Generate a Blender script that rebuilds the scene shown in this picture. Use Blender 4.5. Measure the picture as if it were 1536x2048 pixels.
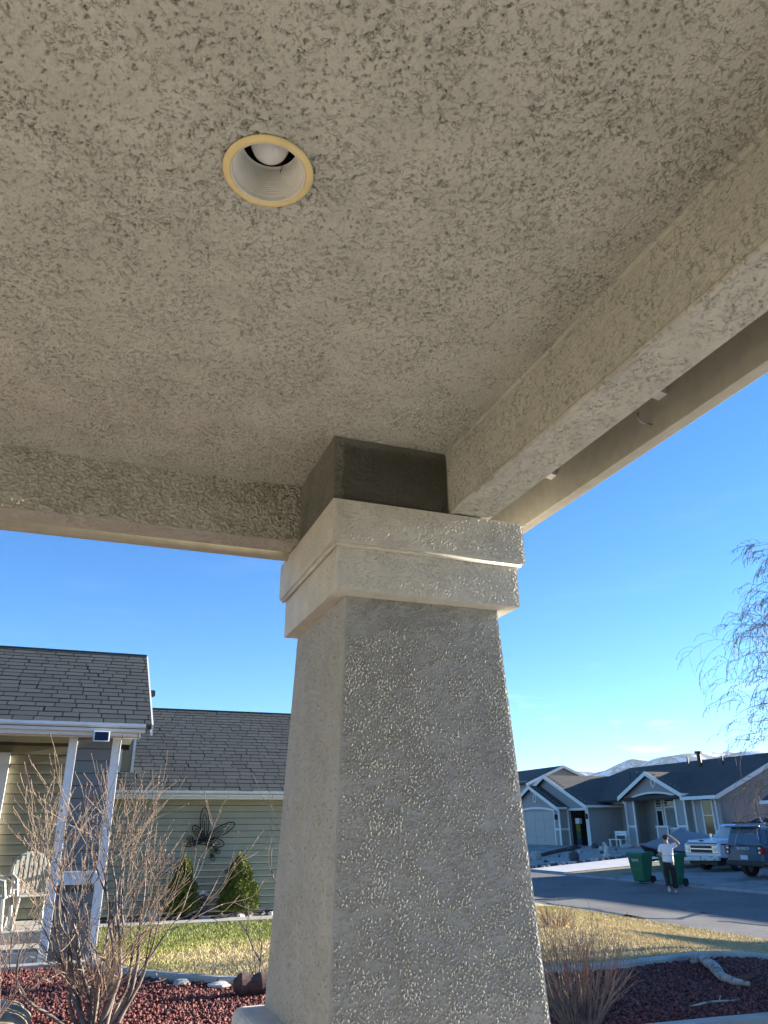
import bpy, bmesh, math, random
import numpy as np
from mathutils import Vector, Matrix, Euler
R=math.radians
scene=bpy.context.scene
for o in list(bpy.data.objects): bpy.data.objects.remove(o)
COL=scene.collection
rng=np.random.default_rng(11); random.seed(5)

# ------------------------------------------------------------------ camera, sky, sun, exposure
def cam_axes(pitch,roll,yaw):
    f=np.array([math.sin(yaw)*math.cos(pitch),math.cos(yaw)*math.cos(pitch),math.sin(pitch)])
    r=np.array([math.cos(yaw),-math.sin(yaw),0.]); u=np.cross(r,f)
    return math.cos(roll)*r+math.sin(roll)*u, -math.sin(roll)*r+math.cos(roll)*u, f
cr,cu,cf=cam_axes(R(22.72),R(-0.5013),R(20.8174))
cd=bpy.data.cameras.new('camera'); cam=bpy.data.objects.new('camera',cd); COL.objects.link(cam)
cd.sensor_fit='VERTICAL'; cd.sensor_height=36.0; cd.lens=1503.0/2048*36; cd.clip_start=0.05; cd.clip_end=30000
EYE=1.6
cam.matrix_world=Matrix(((cr[0],cu[0],-cf[0],0),(cr[1],cu[1],-cf[1],0),(cr[2],cu[2],-cf[2],EYE),(0,0,0,1)))
scene.camera=cam
SUN_EL=13.0; SUN_AZ=-0.35       # azimuth measured from +X towards +Y
sdir=Vector((math.cos(R(SUN_EL))*math.cos(R(SUN_AZ)),math.cos(R(SUN_EL))*math.sin(R(SUN_AZ)),math.sin(R(SUN_EL))))
world=bpy.data.worlds.new('World'); scene.world=world; world.use_nodes=True
wn=world.node_tree.nodes; wl=world.node_tree.links; wn.clear()
wo=wn.new('ShaderNodeOutputWorld'); bg=wn.new('ShaderNodeBackground'); sky=wn.new('ShaderNodeTexSky')
sky.sky_type='NISHITA'; sky.sun_disc=False; sky.sun_elevation=R(SUN_EL); sky.sun_rotation=R(90-SUN_AZ)
sky.altitude=1400; sky.air_density=1.0; sky.dust_density=0.0; sky.ozone_density=2.6
bg.inputs['Strength'].default_value=0.066
# thin wisps of cloud low over the horizon
tc=wn.new('ShaderNodeTexCoord'); mp=wn.new('ShaderNodeMapping'); mp.inputs['Scale'].default_value=(2.2,2.2,14.0)
nz=wn.new('ShaderNodeTexNoise'); nz.inputs['Scale'].default_value=2.6; nz.inputs['Detail'].default_value=7; nz.inputs['Roughness'].default_value=0.62
rp=wn.new('ShaderNodeValToRGB'); rp.color_ramp.elements[0].position=0.57; rp.color_ramp.elements[1].position=0.85
rp.color_ramp.elements[0].color=(0,0,0,1); rp.color_ramp.elements[1].color=(0.8,0.8,0.8,1)
sx=wn.new('ShaderNodeSeparateXYZ'); hz=wn.new('ShaderNodeMapRange'); hz.inputs['From Min'].default_value=0.07; hz.inputs['From Max'].default_value=0.20
hz.inputs['To Min'].default_value=1.0; hz.inputs['To Max'].default_value=0.04
mm=wn.new('ShaderNodeMath'); mm.operation='MULTIPLY'
mx=wn.new('ShaderNodeMix'); mx.data_type='RGBA'; mx.inputs[7].default_value=(8.0,8.1,8.3,1)
hs=wn.new('ShaderNodeHueSaturation'); hs.inputs['Saturation'].default_value=1.2
wl.new(tc.outputs['Generated'],mp.inputs['Vector']); wl.new(mp.outputs['Vector'],nz.inputs['Vector']); wl.new(nz.outputs['Fac'],rp.inputs['Fac'])
wl.new(tc.outputs['Generated'],sx.inputs['Vector']); wl.new(sx.outputs['Z'],hz.inputs['Value'])
wl.new(rp.outputs['Color'],mm.inputs[0]); wl.new(hz.outputs['Result'],mm.inputs[1]); wl.new(mm.outputs[0],mx.inputs[0])
ti=wn.new('ShaderNodeVectorMath'); ti.operation='MULTIPLY'; ti.inputs[1].default_value=(0.74,0.92,1.12)
wl.new(sky.outputs['Color'],hs.inputs['Color']); wl.new(hs.outputs['Color'],ti.inputs[0]); wl.new(ti.outputs[0],mx.inputs[6])
wl.new(mx.outputs[2],bg.inputs['Color']); wl.new(bg.outputs['Background'],wo.inputs['Surface'])
sl=bpy.data.lights.new('sun','SUN'); sl.energy=5.0; sl.angle=R(0.5); sl.color=(1.0,0.92,0.80)
so=bpy.data.objects.new('sun',sl); COL.objects.link(so); so.rotation_euler=sdir.to_track_quat('Z','Y').to_euler(); so.location=(30,0,20)
scene.view_settings.view_transform='Standard'; scene.view_settings.look='None'; scene.view_settings.gamma=1.0
scene.view_settings.use_curve_mapping=False; scene.view_settings.exposure=2.05
scene.render.engine='CYCLES'
scene.cycles.max_bounces=10; scene.cycles.diffuse_bounces=6

# ------------------------------------------------------------------ object helpers
W={}     # world translation of each object without rotation
def props(o,label=None,cat=None,group=None,kind=None):
    if label: o['label']=label
    if cat: o['category']=cat
    if group: o['group']=group
    if kind: o['kind']=kind
    return o
def thing(name,label,cat,loc=(0,0,0),rz=0,group=None):
    o=bpy.data.objects.new(name,None); COL.objects.link(o); o.empty_display_size=0.1
    o.location=loc; o.rotation_euler=(0,0,rz); W[o]=Vector(loc)
    return props(o,label,cat,group,'thing')
def link(name,me,mat=None,parent=None,local=False,loc=None,rot=None):
    o=bpy.data.objects.new(name,me); COL.objects.link(o)
    if mat is not None and len(me.materials)==0: me.materials.append(mat)
    l=Vector(loc) if loc is not None else Vector((0,0,0))
    if parent is not None:
        o.parent=parent
        o.location=l if local else l-W[parent]
    else: o.location=l
    W[o]=l.copy() if not local else Vector((0,0,0))
    if rot is not None: o.rotation_euler=rot
    return o
class MB:
    def __init__(s): s.v=[]; s.f=[]
    def add(s,vs,fs):
        n=len(s.v); s.v.extend([tuple(map(float,p)) for p in vs]); s.f.extend([tuple(i+n for i in f) for f in fs]); return s
    def box(s,x0,x1,y0,y1,z0,z1):
        return s.add([(x0,y0,z0),(x1,y0,z0),(x1,y1,z0),(x0,y1,z0),(x0,y0,z1),(x1,y0,z1),(x1,y1,z1),(x0,y1,z1)],
            [(0,3,2,1),(4,5,6,7),(0,1,5,4),(1,2,6,5),(2,3,7,6),(3,0,4,7)])
    def hexa(s,b,t):   # bottom 4 and top 4 corners, counter-clockwise from above
        return s.add(list(b)+list(t),[(0,3,2,1),(4,5,6,7),(0,1,5,4),(1,2,6,5),(2,3,7,6),(3,0,4,7)])
    def prism(s,poly,a,b,axis='y'):
        n=len(poly)
        def P(p,t):
            return {'y':(p[0],t,p[1]),'x':(t,p[0],p[1]),'z':(p[0],p[1],t)}[axis]
        vs=[P(p,a) for p in poly]+[P(p,b) for p in poly]
        fs=[tuple(range(n)),tuple(range(2*n-1,n-1,-1))]+[(i,i+n,(i+1)%n+n,(i+1)%n) for i in range(n)]
        return s.add(vs,fs)
    def tube(s,pts,rad,n=6,cap=True):
        pts=[Vector(p) for p in pts]; m=len(pts)
        if not hasattr(rad,'__len__'): rad=[rad]*m
        vs=[];fs=[]; prev=None
        for i,p in enumerate(pts):
            d=(pts[min(i+1,m-1)]-pts[max(i-1,0)])
            if d.length<1e-9: d=Vector((0,0,1))
            d.normalize()
            if prev is None:
                a=d.orthogonal().normalized()
            else:
                a=prev-d*prev.dot(d)
                a=a.normalized() if a.length>1e-6 else d.orthogonal().normalized()
            prev=a; b=d.cross(a)
            for k in range(n):
                t=2*math.pi*k/n; q=p+(a*math.cos(t)+b*math.sin(t))*rad[i]; vs.append((q.x,q.y,q.z))
        for i in range(m-1):
            for k in range(n):
                k2=(k+1)%n; fs.append((i*n+k,i*n+k2,(i+1)*n+k2,(i+1)*n+k))
        if cap and n>2:
            fs.append(tuple(range(n-1,-1,-1))); fs.append(tuple((m-1)*n+k for k in range(n)))
        return s.add(vs,fs)
    def lathe(s,prof,c=(0,0),n=32,cap0=False,cap1=False):   # profile of (radius,z)
        vs=[];fs=[];m=len(prof)
        for r,z in prof:
            for k in range(n):
                t=2*math.pi*k/n; vs.append((c[0]+r*math.cos(t),c[1]+r*math.sin(t),z))
        for i in range(m-1):
            for k in range(n):
                k2=(k+1)%n; fs.append((i*n+k,i*n+k2,(i+1)*n+k2,(i+1)*n+k))
        if cap0: fs.append(tuple(range(n-1,-1,-1)))
        if cap1: fs.append(tuple((m-1)*n+k for k in range(n)))
        return s.add(vs,fs)
    def disc(s,c,r,axis='x',t=0.02,n=20,r2=None):
        vs=[];fs=[]; r2=r if r2 is None else r2
        for j,(off,rr) in enumerate(((-t/2,r),(t/2,r2))):
            for k in range(n):
                a=2*math.pi*k/n; u,v=rr*math.cos(a),rr*math.sin(a)
                vs.append({'x':(c[0]+off,c[1]+u,c[2]+v),'y':(c[0]-v,c[1]+off,c[2]+u) if False else (c[0]+v,c[1]+off,c[2]+u),'z':(c[0]+u,c[1]+v,c[2]+off)}[axis])
        fs=[tuple(range(n-1,-1,-1)),tuple(range(n,2*n))]+[(k,(k+1)%n,(k+1)%n+n,k+n) for k in range(n)]
        return s.add(vs,fs)
    def ball(s,c,r,n=10,m=7,jit=0.0,rnd=None):
        if not hasattr(r,'__len__'): r=(r,r,r)
        vs=[(c[0],c[1],c[2]-r[2])];fs=[]
        for j in range(1,m):
            ph=-math.pi/2+math.pi*j/m
            for k in range(n):
                t=2*math.pi*k/n; q=1+(rnd.uniform(-jit,jit) if rnd else 0)
                vs.append((c[0]+r[0]*q*math.cos(ph)*math.cos(t),c[1]+r[1]*q*math.cos(ph)*math.sin(t),c[2]+r[2]*q*math.sin(ph)))
        vs.append((c[0],c[1],c[2]+r[2])); L=len(vs)-1
        for k in range(n): fs.append((0,1+(k+1)%n,1+k)); fs.append((L,L-n+k,L-n+(k+1)%n))
        for j in range(m-2):
            for k in range(n): a=1+j*n+k; b=1+j*n+(k+1)%n; fs.append((a,b,b+n,a+n))
        return s.add(vs,fs)
    def mesh(s,name,smooth=False,fix=True):
        me=bpy.data.meshes.new(name); me.from_pydata(s.v,[],s.f)
        if fix:
            bm=bmesh.new(); bm.from_mesh(me); bmesh.ops.recalc_face_normals(bm,faces=bm.faces); bm.to_mesh(me); bm.free()
        if smooth: me.polygons.foreach_set('use_smooth',[True]*len(me.polygons))
        me.update(); return me
    def build(s,name,mat,parent=None,smooth=False,local=False,bevel=0,seg=2,fix=True,**kw):
        o=link(name,s.mesh(name,smooth,fix),mat,parent,local)
        if bevel:
            b=o.modifiers.new('edge','BEVEL'); b.width=bevel; b.segments=seg; b.limit_method='ANGLE'; b.angle_limit=R(35)
        return props(o,**kw)
def npmesh(name,v,f,smooth=False):
    """v (N,3), f (M,k) with one face size"""
    v=np.asarray(v,np.float32); f=np.asarray(f,np.int32); k=f.shape[1]
    me=bpy.data.meshes.new(name); me.vertices.add(len(v)); me.vertices.foreach_set('co',v.ravel())
    me.loops.add(f.size); me.loops.foreach_set('vertex_index',f.ravel())
    me.polygons.add(len(f)); me.polygons.foreach_set('loop_start',np.arange(0,f.size,k,dtype=np.int32))
    if smooth: me.polygons.foreach_set('use_smooth',np.ones(len(f),bool))
    me.update(calc_edges=True); return me

# ------------------------------------------------------------------ materials
def nt(name):
    m=bpy.data.materials.new(name); m.use_nodes=True; t=m.node_tree; return m,t.nodes,t.links,t.nodes['Principled BSDF']
def mat(name,col,rough=0.7,var=0.12,scale=8.0,bump=0.0,bscale=60.0,metal=0.0,spec=0.4,detail=5,rand=0.0,stretch=(1,1,1),col2=None,c2scale=1.5,c2lo=0.5,c2hi=0.62,coat=0.0):
    m,n,l,b=nt(name)
    b.inputs['Roughness'].default_value=rough; b.inputs['Metallic'].default_value=metal; b.inputs['Specular IOR Level'].default_value=spec
    b.inputs['Coat Weight'].default_value=coat
    t=n.new('ShaderNodeTexCoord'); mp=n.new('ShaderNodeMapping'); mp.inputs['Scale'].default_value=stretch; l.new(t.outputs['Object'],mp.inputs['Vector'])
    src=None
    a=n.new('ShaderNodeTexNoise'); a.inputs['Scale'].default_value=scale; a.inputs['Detail'].default_value=detail; l.new(mp.outputs['Vector'],a.inputs['Vector'])
    r=n.new('ShaderNodeMapRange'); r.inputs['From Min'].default_value=0.3; r.inputs['From Max'].default_value=0.7
    r.inputs['To Min'].default_value=1-var; r.inputs['To Max'].default_value=1+var; l.new(a.outputs['Fac'],r.inputs['Value'])
    val=r.outputs['Result']
    if rand:
        oi=n.new('ShaderNodeObjectInfo'); rr=n.new('ShaderNodeMapRange'); rr.inputs['To Min'].default_value=1-rand; rr.inputs['To Max'].default_value=1+rand
        l.new(oi.outputs['Random'],rr.inputs['Value']); mu=n.new('ShaderNodeMath'); mu.operation='MULTIPLY'; l.new(val,mu.inputs[0]); l.new(rr.outputs['Result'],mu.inputs[1]); val=mu.outputs[0]
    sc=n.new('ShaderNodeVectorMath'); sc.operation='SCALE'; l.new(val,sc.inputs['Scale'])
    if col2 is None: sc.inputs[0].default_value=col
    else:
        c=n.new('ShaderNodeTexNoise'); c.inputs['Scale'].default_value=c2scale; c.inputs['Detail'].default_value=6; l.new(mp.outputs['Vector'],c.inputs['Vector'])
        cr_=n.new('ShaderNodeMapRange'); cr_.inputs['From Min'].default_value=c2lo; cr_.inputs['From Max'].default_value=c2hi; l.new(c.outputs['Fac'],cr_.inputs['Value'])
        mi=n.new('ShaderNodeMix'); mi.data_type='RGBA'; mi.inputs[6].default_value=(*col,1); mi.inputs[7].default_value=(*col2,1)
        l.new(cr_.outputs['Result'],mi.inputs[0]); l.new(mi.outputs[2],sc.inputs[0])
    l.new(sc.outputs['Vector'],b.inputs['Base Color'])
    if bump:
        bn=n.new('ShaderNodeTexNoise'); bn.inputs['Scale'].default_value=bscale; bn.inputs['Detail'].default_value=6; l.new(mp.outputs['Vector'],bn.inputs['Vector'])
        bp=n.new('ShaderNodeBump'); bp.inputs['Strength'].default_value=min(1,bump*40); bp.inputs['Distance'].default_value=bump; l.new(bn.outputs['Fac'],bp.inputs['Height']); l.new(bp.outputs['Normal'],b.inputs['Normal'])
    return m
M={}
def stucco(name,col,rough=.9,crk=.0026,cs=92,stretch=(1,1,1)):
    m=mat(name,col,rough,.08,9,0,spec=.2,col2=tuple(c*.94 for c in col),c2scale=2.2,c2lo=.45,c2hi=.75); n=m.node_tree.nodes; l=m.node_tree.links; b=n['Principled BSDF']
    t=n.new('ShaderNodeTexCoord'); mp=n.new('ShaderNodeMapping'); mp.inputs['Scale'].default_value=stretch; l.new(t.outputs['Object'],mp.inputs['Vector'])
    def noise(s,d,dist=0): q=n.new('ShaderNodeTexNoise'); q.inputs['Scale'].default_value=s; q.inputs['Detail'].default_value=d; q.inputs['Distortion'].default_value=dist; l.new(mp.outputs['Vector'],q.inputs['Vector']); return q.outputs['Fac']
    def math_(op,a,v=None,w=None):
        q=n.new('ShaderNodeMath'); q.operation=op; l.new(a,q.inputs[0])
        if v is not None: (l.new(v,q.inputs[1]) if hasattr(v,'node') else setattr(q.inputs[1],'default_value',v))
        return q.outputs[0]
    def rng_(a,lo,hi,o0,o1): q=n.new('ShaderNodeMapRange'); q.interpolation_type='SMOOTHSTEP'; l.new(a,q.inputs['Value']); q.inputs['From Min'].default_value=lo; q.inputs['From Max'].default_value=hi; q.inputs['To Min'].default_value=o0; q.inputs['To Max'].default_value=o1; return q.outputs['Result']
    cr=rng_(math_('ABSOLUTE',math_('SUBTRACT',noise(cs,3,.6),.5)),0,.055,-1,0)          # torn worm lines
    mk=math_('MULTIPLY',rng_(noise(cs*.62,2),.46,.57,.04,1),rng_(noise(11,3),.36,.56,.25,1))
    h=math_('MULTIPLY',cr,mk)
    h=math_('ADD',h,math_('MULTIPLY',noise(cs*2.6,4),.55)); h=math_('ADD',h,math_('MULTIPLY',noise(cs*7,3),.16))
    bp=n.new('ShaderNodeBump'); bp.inputs['Strength'].default_value=1; bp.inputs['Distance'].default_value=crk; l.new(h,bp.inputs['Height']); l.new(bp.outputs['Normal'],b.inputs['Normal']); return m
M['stucco']=stucco('stucco_taupe',(0.55,0.528,0.45))
M['stucco_light']=stucco('stucco_cream',(0.68,0.64,0.545),.9,.0013,95)
M['stucco_column']=mat('stucco_column',(0.435,0.425,0.39),0.95,0.07,9,0.0011,330,spec=0.12,col2=(0.41,0.40,0.365),c2scale=2.5)
M['lath']=mat('grey_scratch_coat',(0.175,0.17,0.14),0.95,0.3,5,0.0022,180)
M['wire']=mat('lath_wire',(0.09,0.085,0.07),0.7,0.2,40)
M['paint_board']=mat('painted_board',(0.48,0.445,0.36),0.65,0.06,20,0.0006,90,stretch=(1,1,1))
M['fascia']=mat('fascia_paint',(0.48,0.445,0.36),0.6,0.08,25,0.0006,120)
M['white_paint']=mat('white_paint',(0.78,0.78,0.78),0.45,0.05,6)
M['trim_yellow']=mat('yellowed_enamel',(0.86,0.67,0.32),0.45,0.10,18)
M['baffle']=mat('white_baffle',(0.74,0.72,0.66),0.4,0.04,30)
M['bulb']=mat('frosted_bulb',(0.8,0.79,0.75),0.12,0.02,10,spec=0.6)
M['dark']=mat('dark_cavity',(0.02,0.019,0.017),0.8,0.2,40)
M['steel']=mat('dull_steel',(0.45,0.45,0.45),0.4,0.1,60,metal=0.8)
M['shingle']=mat('asphalt_shingle',(0.037,0.046,0.047),0.95,0.28,55,0.002,320,rand=0.2)
M['roof_base']=mat('roof_underlay',(0.035,0.036,0.036),0.95,0.2,20)
M['siding_joint_shade']=mat('siding_joint_shade',(0.10,0.095,0.07),0.9,0.1,8)  # dark backing: the shade in the gaps between boards is put into its colour
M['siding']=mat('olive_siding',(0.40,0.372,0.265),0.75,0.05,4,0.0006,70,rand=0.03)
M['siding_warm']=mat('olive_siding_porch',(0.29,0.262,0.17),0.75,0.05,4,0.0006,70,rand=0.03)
M['siding_grey']=mat('grey_siding',(0.20,0.20,0.185),0.75,0.05,4,0.0006,70,rand=0.03)
M['white_trim']=mat('white_trim',(0.80,0.79,0.76),0.5,0.05,8,0.0004,80)
M['concrete']=mat('concrete',(0.47,0.44,0.38),0.9,0.13,5,0.002,110,col2=(0.38,0.35,0.30),c2scale=2.5)
M['concrete_grey']=mat('grey_concrete',(0.30,0.295,0.28),0.9,0.13,3,0.002,90,col2=(0.23,0.225,0.21),c2scale=1.1)
M['concrete_pale']=mat('pale_concrete',(0.58,0.57,0.55),0.9,0.09,3,0.002,90)
M['bark']=mat('twig_bark',(0.26,0.205,0.165),0.8,0.25,30,0.001,150,col2=(0.13,0.10,0.085),c2scale=5)
M['bark_grey']=mat('stem_bark',(0.20,0.165,0.14),0.85,0.3,22,0.002,120,col2=(0.09,0.075,0.065),c2scale=6)
M['bark_pale']=mat('young_twig_bark',(0.33,0.24,0.165),0.75,0.25,30,col2=(0.20,0.135,0.10),c2scale=6)
M['bark_red']=mat('reddish_twig',(0.24,0.145,0.105),0.7,0.25,30,col2=(0.34,0.26,0.19),c2scale=3)
M['bark_birch']=mat('birch_twig',(0.17,0.125,0.085),0.8,0.3,20)
M['bud']=mat('bud',(0.13,0.085,0.05),0.7,0.3,90)
M['dry_leaf']=mat('dry_leaf',(0.30,0.16,0.085),0.8,0.35,20)
M['black_metal']=mat('dark_metal',(0.03,0.026,0.022),0.45,0.2,40,metal=0.5)
M['spruce']=mat('spruce_needles',(0.15,0.185,0.036),0.8,0.5,13,col2=(0.07,0.10,0.022),c2scale=9)
M['rock_pale']=mat('pale_rock',(0.48,0.45,0.40),0.9,0.2,14,0.004,60,rand=0.25)
M['rock_dark']=mat('dark_rock',(0.075,0.072,0.072),0.75,0.3,14,0.004,60,rand=0.4)
M['rock_tan']=mat('tan_boulder',(0.42,0.33,0.22),0.9,0.22,9,0.006,40,col2=(0.28,0.22,0.15),c2scale=5)
M['driftwood']=mat('driftwood',(0.40,0.365,0.32),0.85,0.35,18,0.006,60,col2=(0.16,0.135,0.115),c2scale=13,c2lo=.52)
M['old_log']=mat('dark_log',(0.09,0.055,0.045),0.9,0.4,14,0.006,60)
M['plastic_white']=mat('white_resin',(0.38,0.385,0.34),0.5,0.04,10)
M['glass_dark']=mat('dark_glass',(0.02,0.025,0.03),0.06,0.1,3,spec=0.6)
M['rubber']=mat('rubber',(0.018,0.018,0.018),0.85,0.2,30)
M['rim']=mat('wheel_rim',(0.35,0.35,0.35),0.4,0.1,30,metal=0.6)
M['solar']=mat('solar_cell',(0.004,0.006,0.022),0.3,0.1,40,spec=0.6)
# ------------------------------------------------------------------ our porch: stucco relief as real geometry
def fnoise(nx,ny,res,fx,fy,bw,seed):
    """band-limited periodic noise, unit variance; fx,fy = centre frequency in cycles per metre along each axis"""
    g=np.random.default_rng(seed); w=g.standard_normal((ny,nx)).astype(np.float32)
    F=np.fft.rfft2(w); kx=np.fft.rfftfreq(nx,res)[None,:]/fx; ky=np.fft.fftfreq(ny,res)[:,None]/fy
    k=np.sqrt(kx*kx+ky*ky); F*=np.exp(-((k-1)/bw)**2)
    a=np.fft.irfft2(F,s=(ny,nx)); return (a/a.std()).astype(np.float32)
def sstep(a,lo,hi):
    t=np.clip((a-lo)/(hi-lo),0,1); return t*t*(3-2*t)
def h_cracks(nx,ny,res,seed,fx=26,fy=34,amount=1.0,bias=0.0):
    """skip-trowelled stucco: flat lands with torn, worm-like crevices"""
    n=fnoise(nx,ny,res,fx,fy,0.55,seed); n2=fnoise(nx,ny,res,fx*2.2,fy*2.2,0.5,seed+1)
    line=np.exp(-((n+0.30*n2)/0.34)**2)
    mk=sstep(fnoise(nx,ny,res,32,42,0.7,seed+2)+0.35*fnoise(nx,ny,res,2.2,2.2,0.8,seed+3)+bias,0.05,0.6)
    lip=sstep(n+0.30*n2,0.05,0.6)*mk
    return amount*(-0.0100*line*mk*sstep(n2,-0.9,0.2)+0.0012*lip+0.0007*n2)
def h_lumps(nx,ny,res,seed,fx=95,fy=62,amount=1.0,lo=0.35):
    """dashed stucco: hard little raised dabs on a smooth float coat"""
    n=fnoise(nx,ny,res,fx,fy,0.95,seed); n2=fnoise(nx,ny,res,fx*1.9,fy*1.7,0.7,seed+1)
    mk=0.45*fnoise(nx,ny,res,8,11,0.8,seed+2)+0.32*fnoise(nx,ny,res,1.6,1.6,0.8,seed+3)
    d=sstep(n+0.65*n2+0.85*mk,lo,lo+0.5)
    return amount*(0.0043*d+0.0002*n2)
def relief(o,u,v,w,h,res,hf,n,fade=0.012,hole=None,taper=None):
    """grid from o along unit u (width w) and v (height h), pushed out along n; taper(tv)->(u0,u1) trims rows"""
    o,u,v,n=map(lambda a:np.array(a,float),(o,u,v,n))
    nx=max(2,int(round(w/res))+1); ny=max(2,int(round(h/res))+1)
    H=hf(nx,ny,res)
    U,V=np.meshgrid(np.linspace(0,1,nx),np.linspace(0,1,ny))
    e=np.minimum(np.minimum(U,1-U)*w,np.minimum(V,1-V)*h); H=H*sstep(e,0.001,fade)
    if taper is None: A=U*w
    else:
        a0,a1=taper(V); A=a0+(a1-a0)*U
    P=o+A[...,None]*u+(V*h)[...,None]*v+H[...,None]*n
    idx=np.arange(nx*ny).reshape(ny,nx)
    f=np.stack([idx[:-1,:-1],idx[:-1,1:],idx[1:,1:],idx[1:,:-1]],-1).reshape(-1,4)
    if np.dot(np.cross(u,v),n)<0: f=f[:,::-1]
    P=P.reshape(-1,3)
    if hole is not None:
        c=P[f].mean(1); f=f[np.hypot(c[:,0]-hole[0],c[:,1]-hole[1])>hole[2]]
    return P,f
def join(parts):
    vs=[];fs=[];k=0
    for v,f in parts: vs.append(v); fs.append(np.asarray(f)+k); k+=len(v)
    return np.concatenate(vs),np.concatenate(fs)
def mbq(mb):   # a box builder (quads only) as arrays
    return np.array(mb.v,float),np.array(mb.f,int)
ZC=EYE+1.26; ZB=EYE+1.02; CAN=(0.196,1.175)
porch=thing('front_porch','taupe stucco porch ceiling with two boxed beams meeting over the column','porch',(0.0,0.0,0.0))
c=relief((-0.48,0.42,ZC),(1,0,0),(0,1,0),1.57,2.255,0.0027,lambda a,b,r:h_cracks(a,b,r,3,40,52),(0,0,-1),hole=(*CAN,0.083))
extra=MB(); extra.box(-3.0,-0.48,-3.0,2.675,ZC,ZC+0.03); extra.box(-0.48,1.09,-3.0,0.42,ZC,ZC+0.03)
link('ceiling',npmesh('ceiling',*join([c,mbq(extra)]),smooth=False),M['stucco'],porch)
# beam running away along the front edge
rb=[relief((1.09,-3+3.0,ZB),(0,1,0),(0,0,1),2.80,ZC-ZB,0.0032,lambda a,b,r:h_cracks(a,b,r,21,34,34,0.85),(-1,0,0)),
    relief((1.09,0.0,ZB),(0,1,0),(1,0,0),2.80,0.16,0.0032,lambda a,b,r:h_cracks(a,b,r,31,34,34,0.7),(0,0,-1),fade=0.02)]
x=MB(); x.box(1.092,1.25,-3.0,2.80,ZB+0.004,ZC+0.2); x.box(1.09,1.092,-3.0,0.0,ZB,ZC)
link('beam',npmesh('beam',*join(rb+[mbq(x)]),smooth=False),M['stucco'],porch)
lb=[relief((-0.66,2.675,ZB),(1,0,0),(0,0,1),1.75,ZC-ZB,0.0032,lambda a,b,r:h_cracks(a,b,r,41,26,38,1.3,0.9),(0,-1,0)),
    relief((-0.66,2.675,ZB),(1,0,0),(0,1,0),1.75,0.125,0.004,lambda a,b,r:h_cracks(a,b,r,51,40,34,0.45),(0,0,-1),fade=0.02)]
x=MB(); x.box(-3.0,1.088,2.677,2.80,ZB+0.004,ZC+0.2); x.box(-3.0,-0.66,2.675,2.80,ZB,ZC)
link('beam',npmesh('beam',*join(lb+[mbq(x)])),M['stucco'],porch)
# smooth bead where beam and ceiling meet
b=MB(); b.tube([(1.097+.0015*math.sin(k*1.9),k*.09,ZC-0.001+.001*math.sin(k*2.7)) for k in range(26)],0.0125,8); b.tube([(1.096+.001*math.sin(k*2.3),k*.09,ZB+0.006+.001*math.sin(k*1.7)) for k in range(26)],0.0105,8)
b.build('corner_bead',M['stucco'],porch,smooth=True)
# fascias: board beyond each beam, rafter tails, roof deck
x=MB(); x.box(1.51,1.555,-3.0,2.93,EYE+1.10,EYE+1.33); x.build('fascia_board',M['fascia'],porch,bevel=0.003)
x=MB(); x.box(-3.0,1.38,2.815,2.855,EYE+1.0,EYE+1.30); x.build('fascia_board',M['fascia'],porch,bevel=0.003)
for yy in (-1.5,-0.89,-0.28,0.33,0.94,1.555,2.165):
    t=MB(); t.hexa([(1.252,yy-.02,EYE+1.265),(1.508,yy-.02,EYE+1.205),(1.508,yy+.02,EYE+1.205),(1.252,yy+.02,EYE+1.265)],
                   [(1.252,yy-.02,EYE+1.43),(1.508,yy-.02,EYE+1.32),(1.508,yy+.02,EYE+1.32),(1.252,yy+.02,EYE+1.43)]); t.build('rafter_tail',M['white_trim'],porch)
d=MB(); d.hexa([(-3.0,-3.0,EYE+2.3),(1.60,-3.0,EYE+1.335),(1.60,2.95,EYE+1.335),(-3.0,2.95,EYE+2.3)],
               [(-3.0,-3.0,EYE+2.34),(1.60,-3.0,EYE+1.375),(1.60,2.95,EYE+1.375),(-3.0,2.95,EYE+2.34)]); d.build('roof_deck',M['roof_base'],porch)
gb=MB(); gb.prism([(-3.0,EYE+1.30),(1.50,EYE+1.30),(-3.0,EYE+2.29)],2.82,2.86,'y'); gb.build('gable_panel',M['paint_board'],porch)
x=MB(); x.tube([(1.508,1.62,EYE+1.145),(1.47,1.62,EYE+1.145),(1.455,1.62,EYE+1.160),(1.462,1.62,EYE+1.178)],0.003,6); x.build('cup_hook',M['steel'],porch,smooth=True)
x=MB(); x.box(-3.2,-3.0,-3.2,2.80,-0.1,ZC+0.9); x.build('house_wall',M['stucco'],porch)
M['bounce_cut_brown']=mat('bounce_cut_dark_brown',(0.075,0.05,0.035),0.5,0.2,6)  # dark tone to soak up bounced light; covers a whole wall, no door
x=MB(); x.box(-3.0,1.6,-1.4,-1.2,-0.1,ZC+0.5); x.build('bounce_cut_wall',M['bounce_cut_brown'],porch)  # unseen dark wall, added behind the camera to cut bounce on the porch
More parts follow.
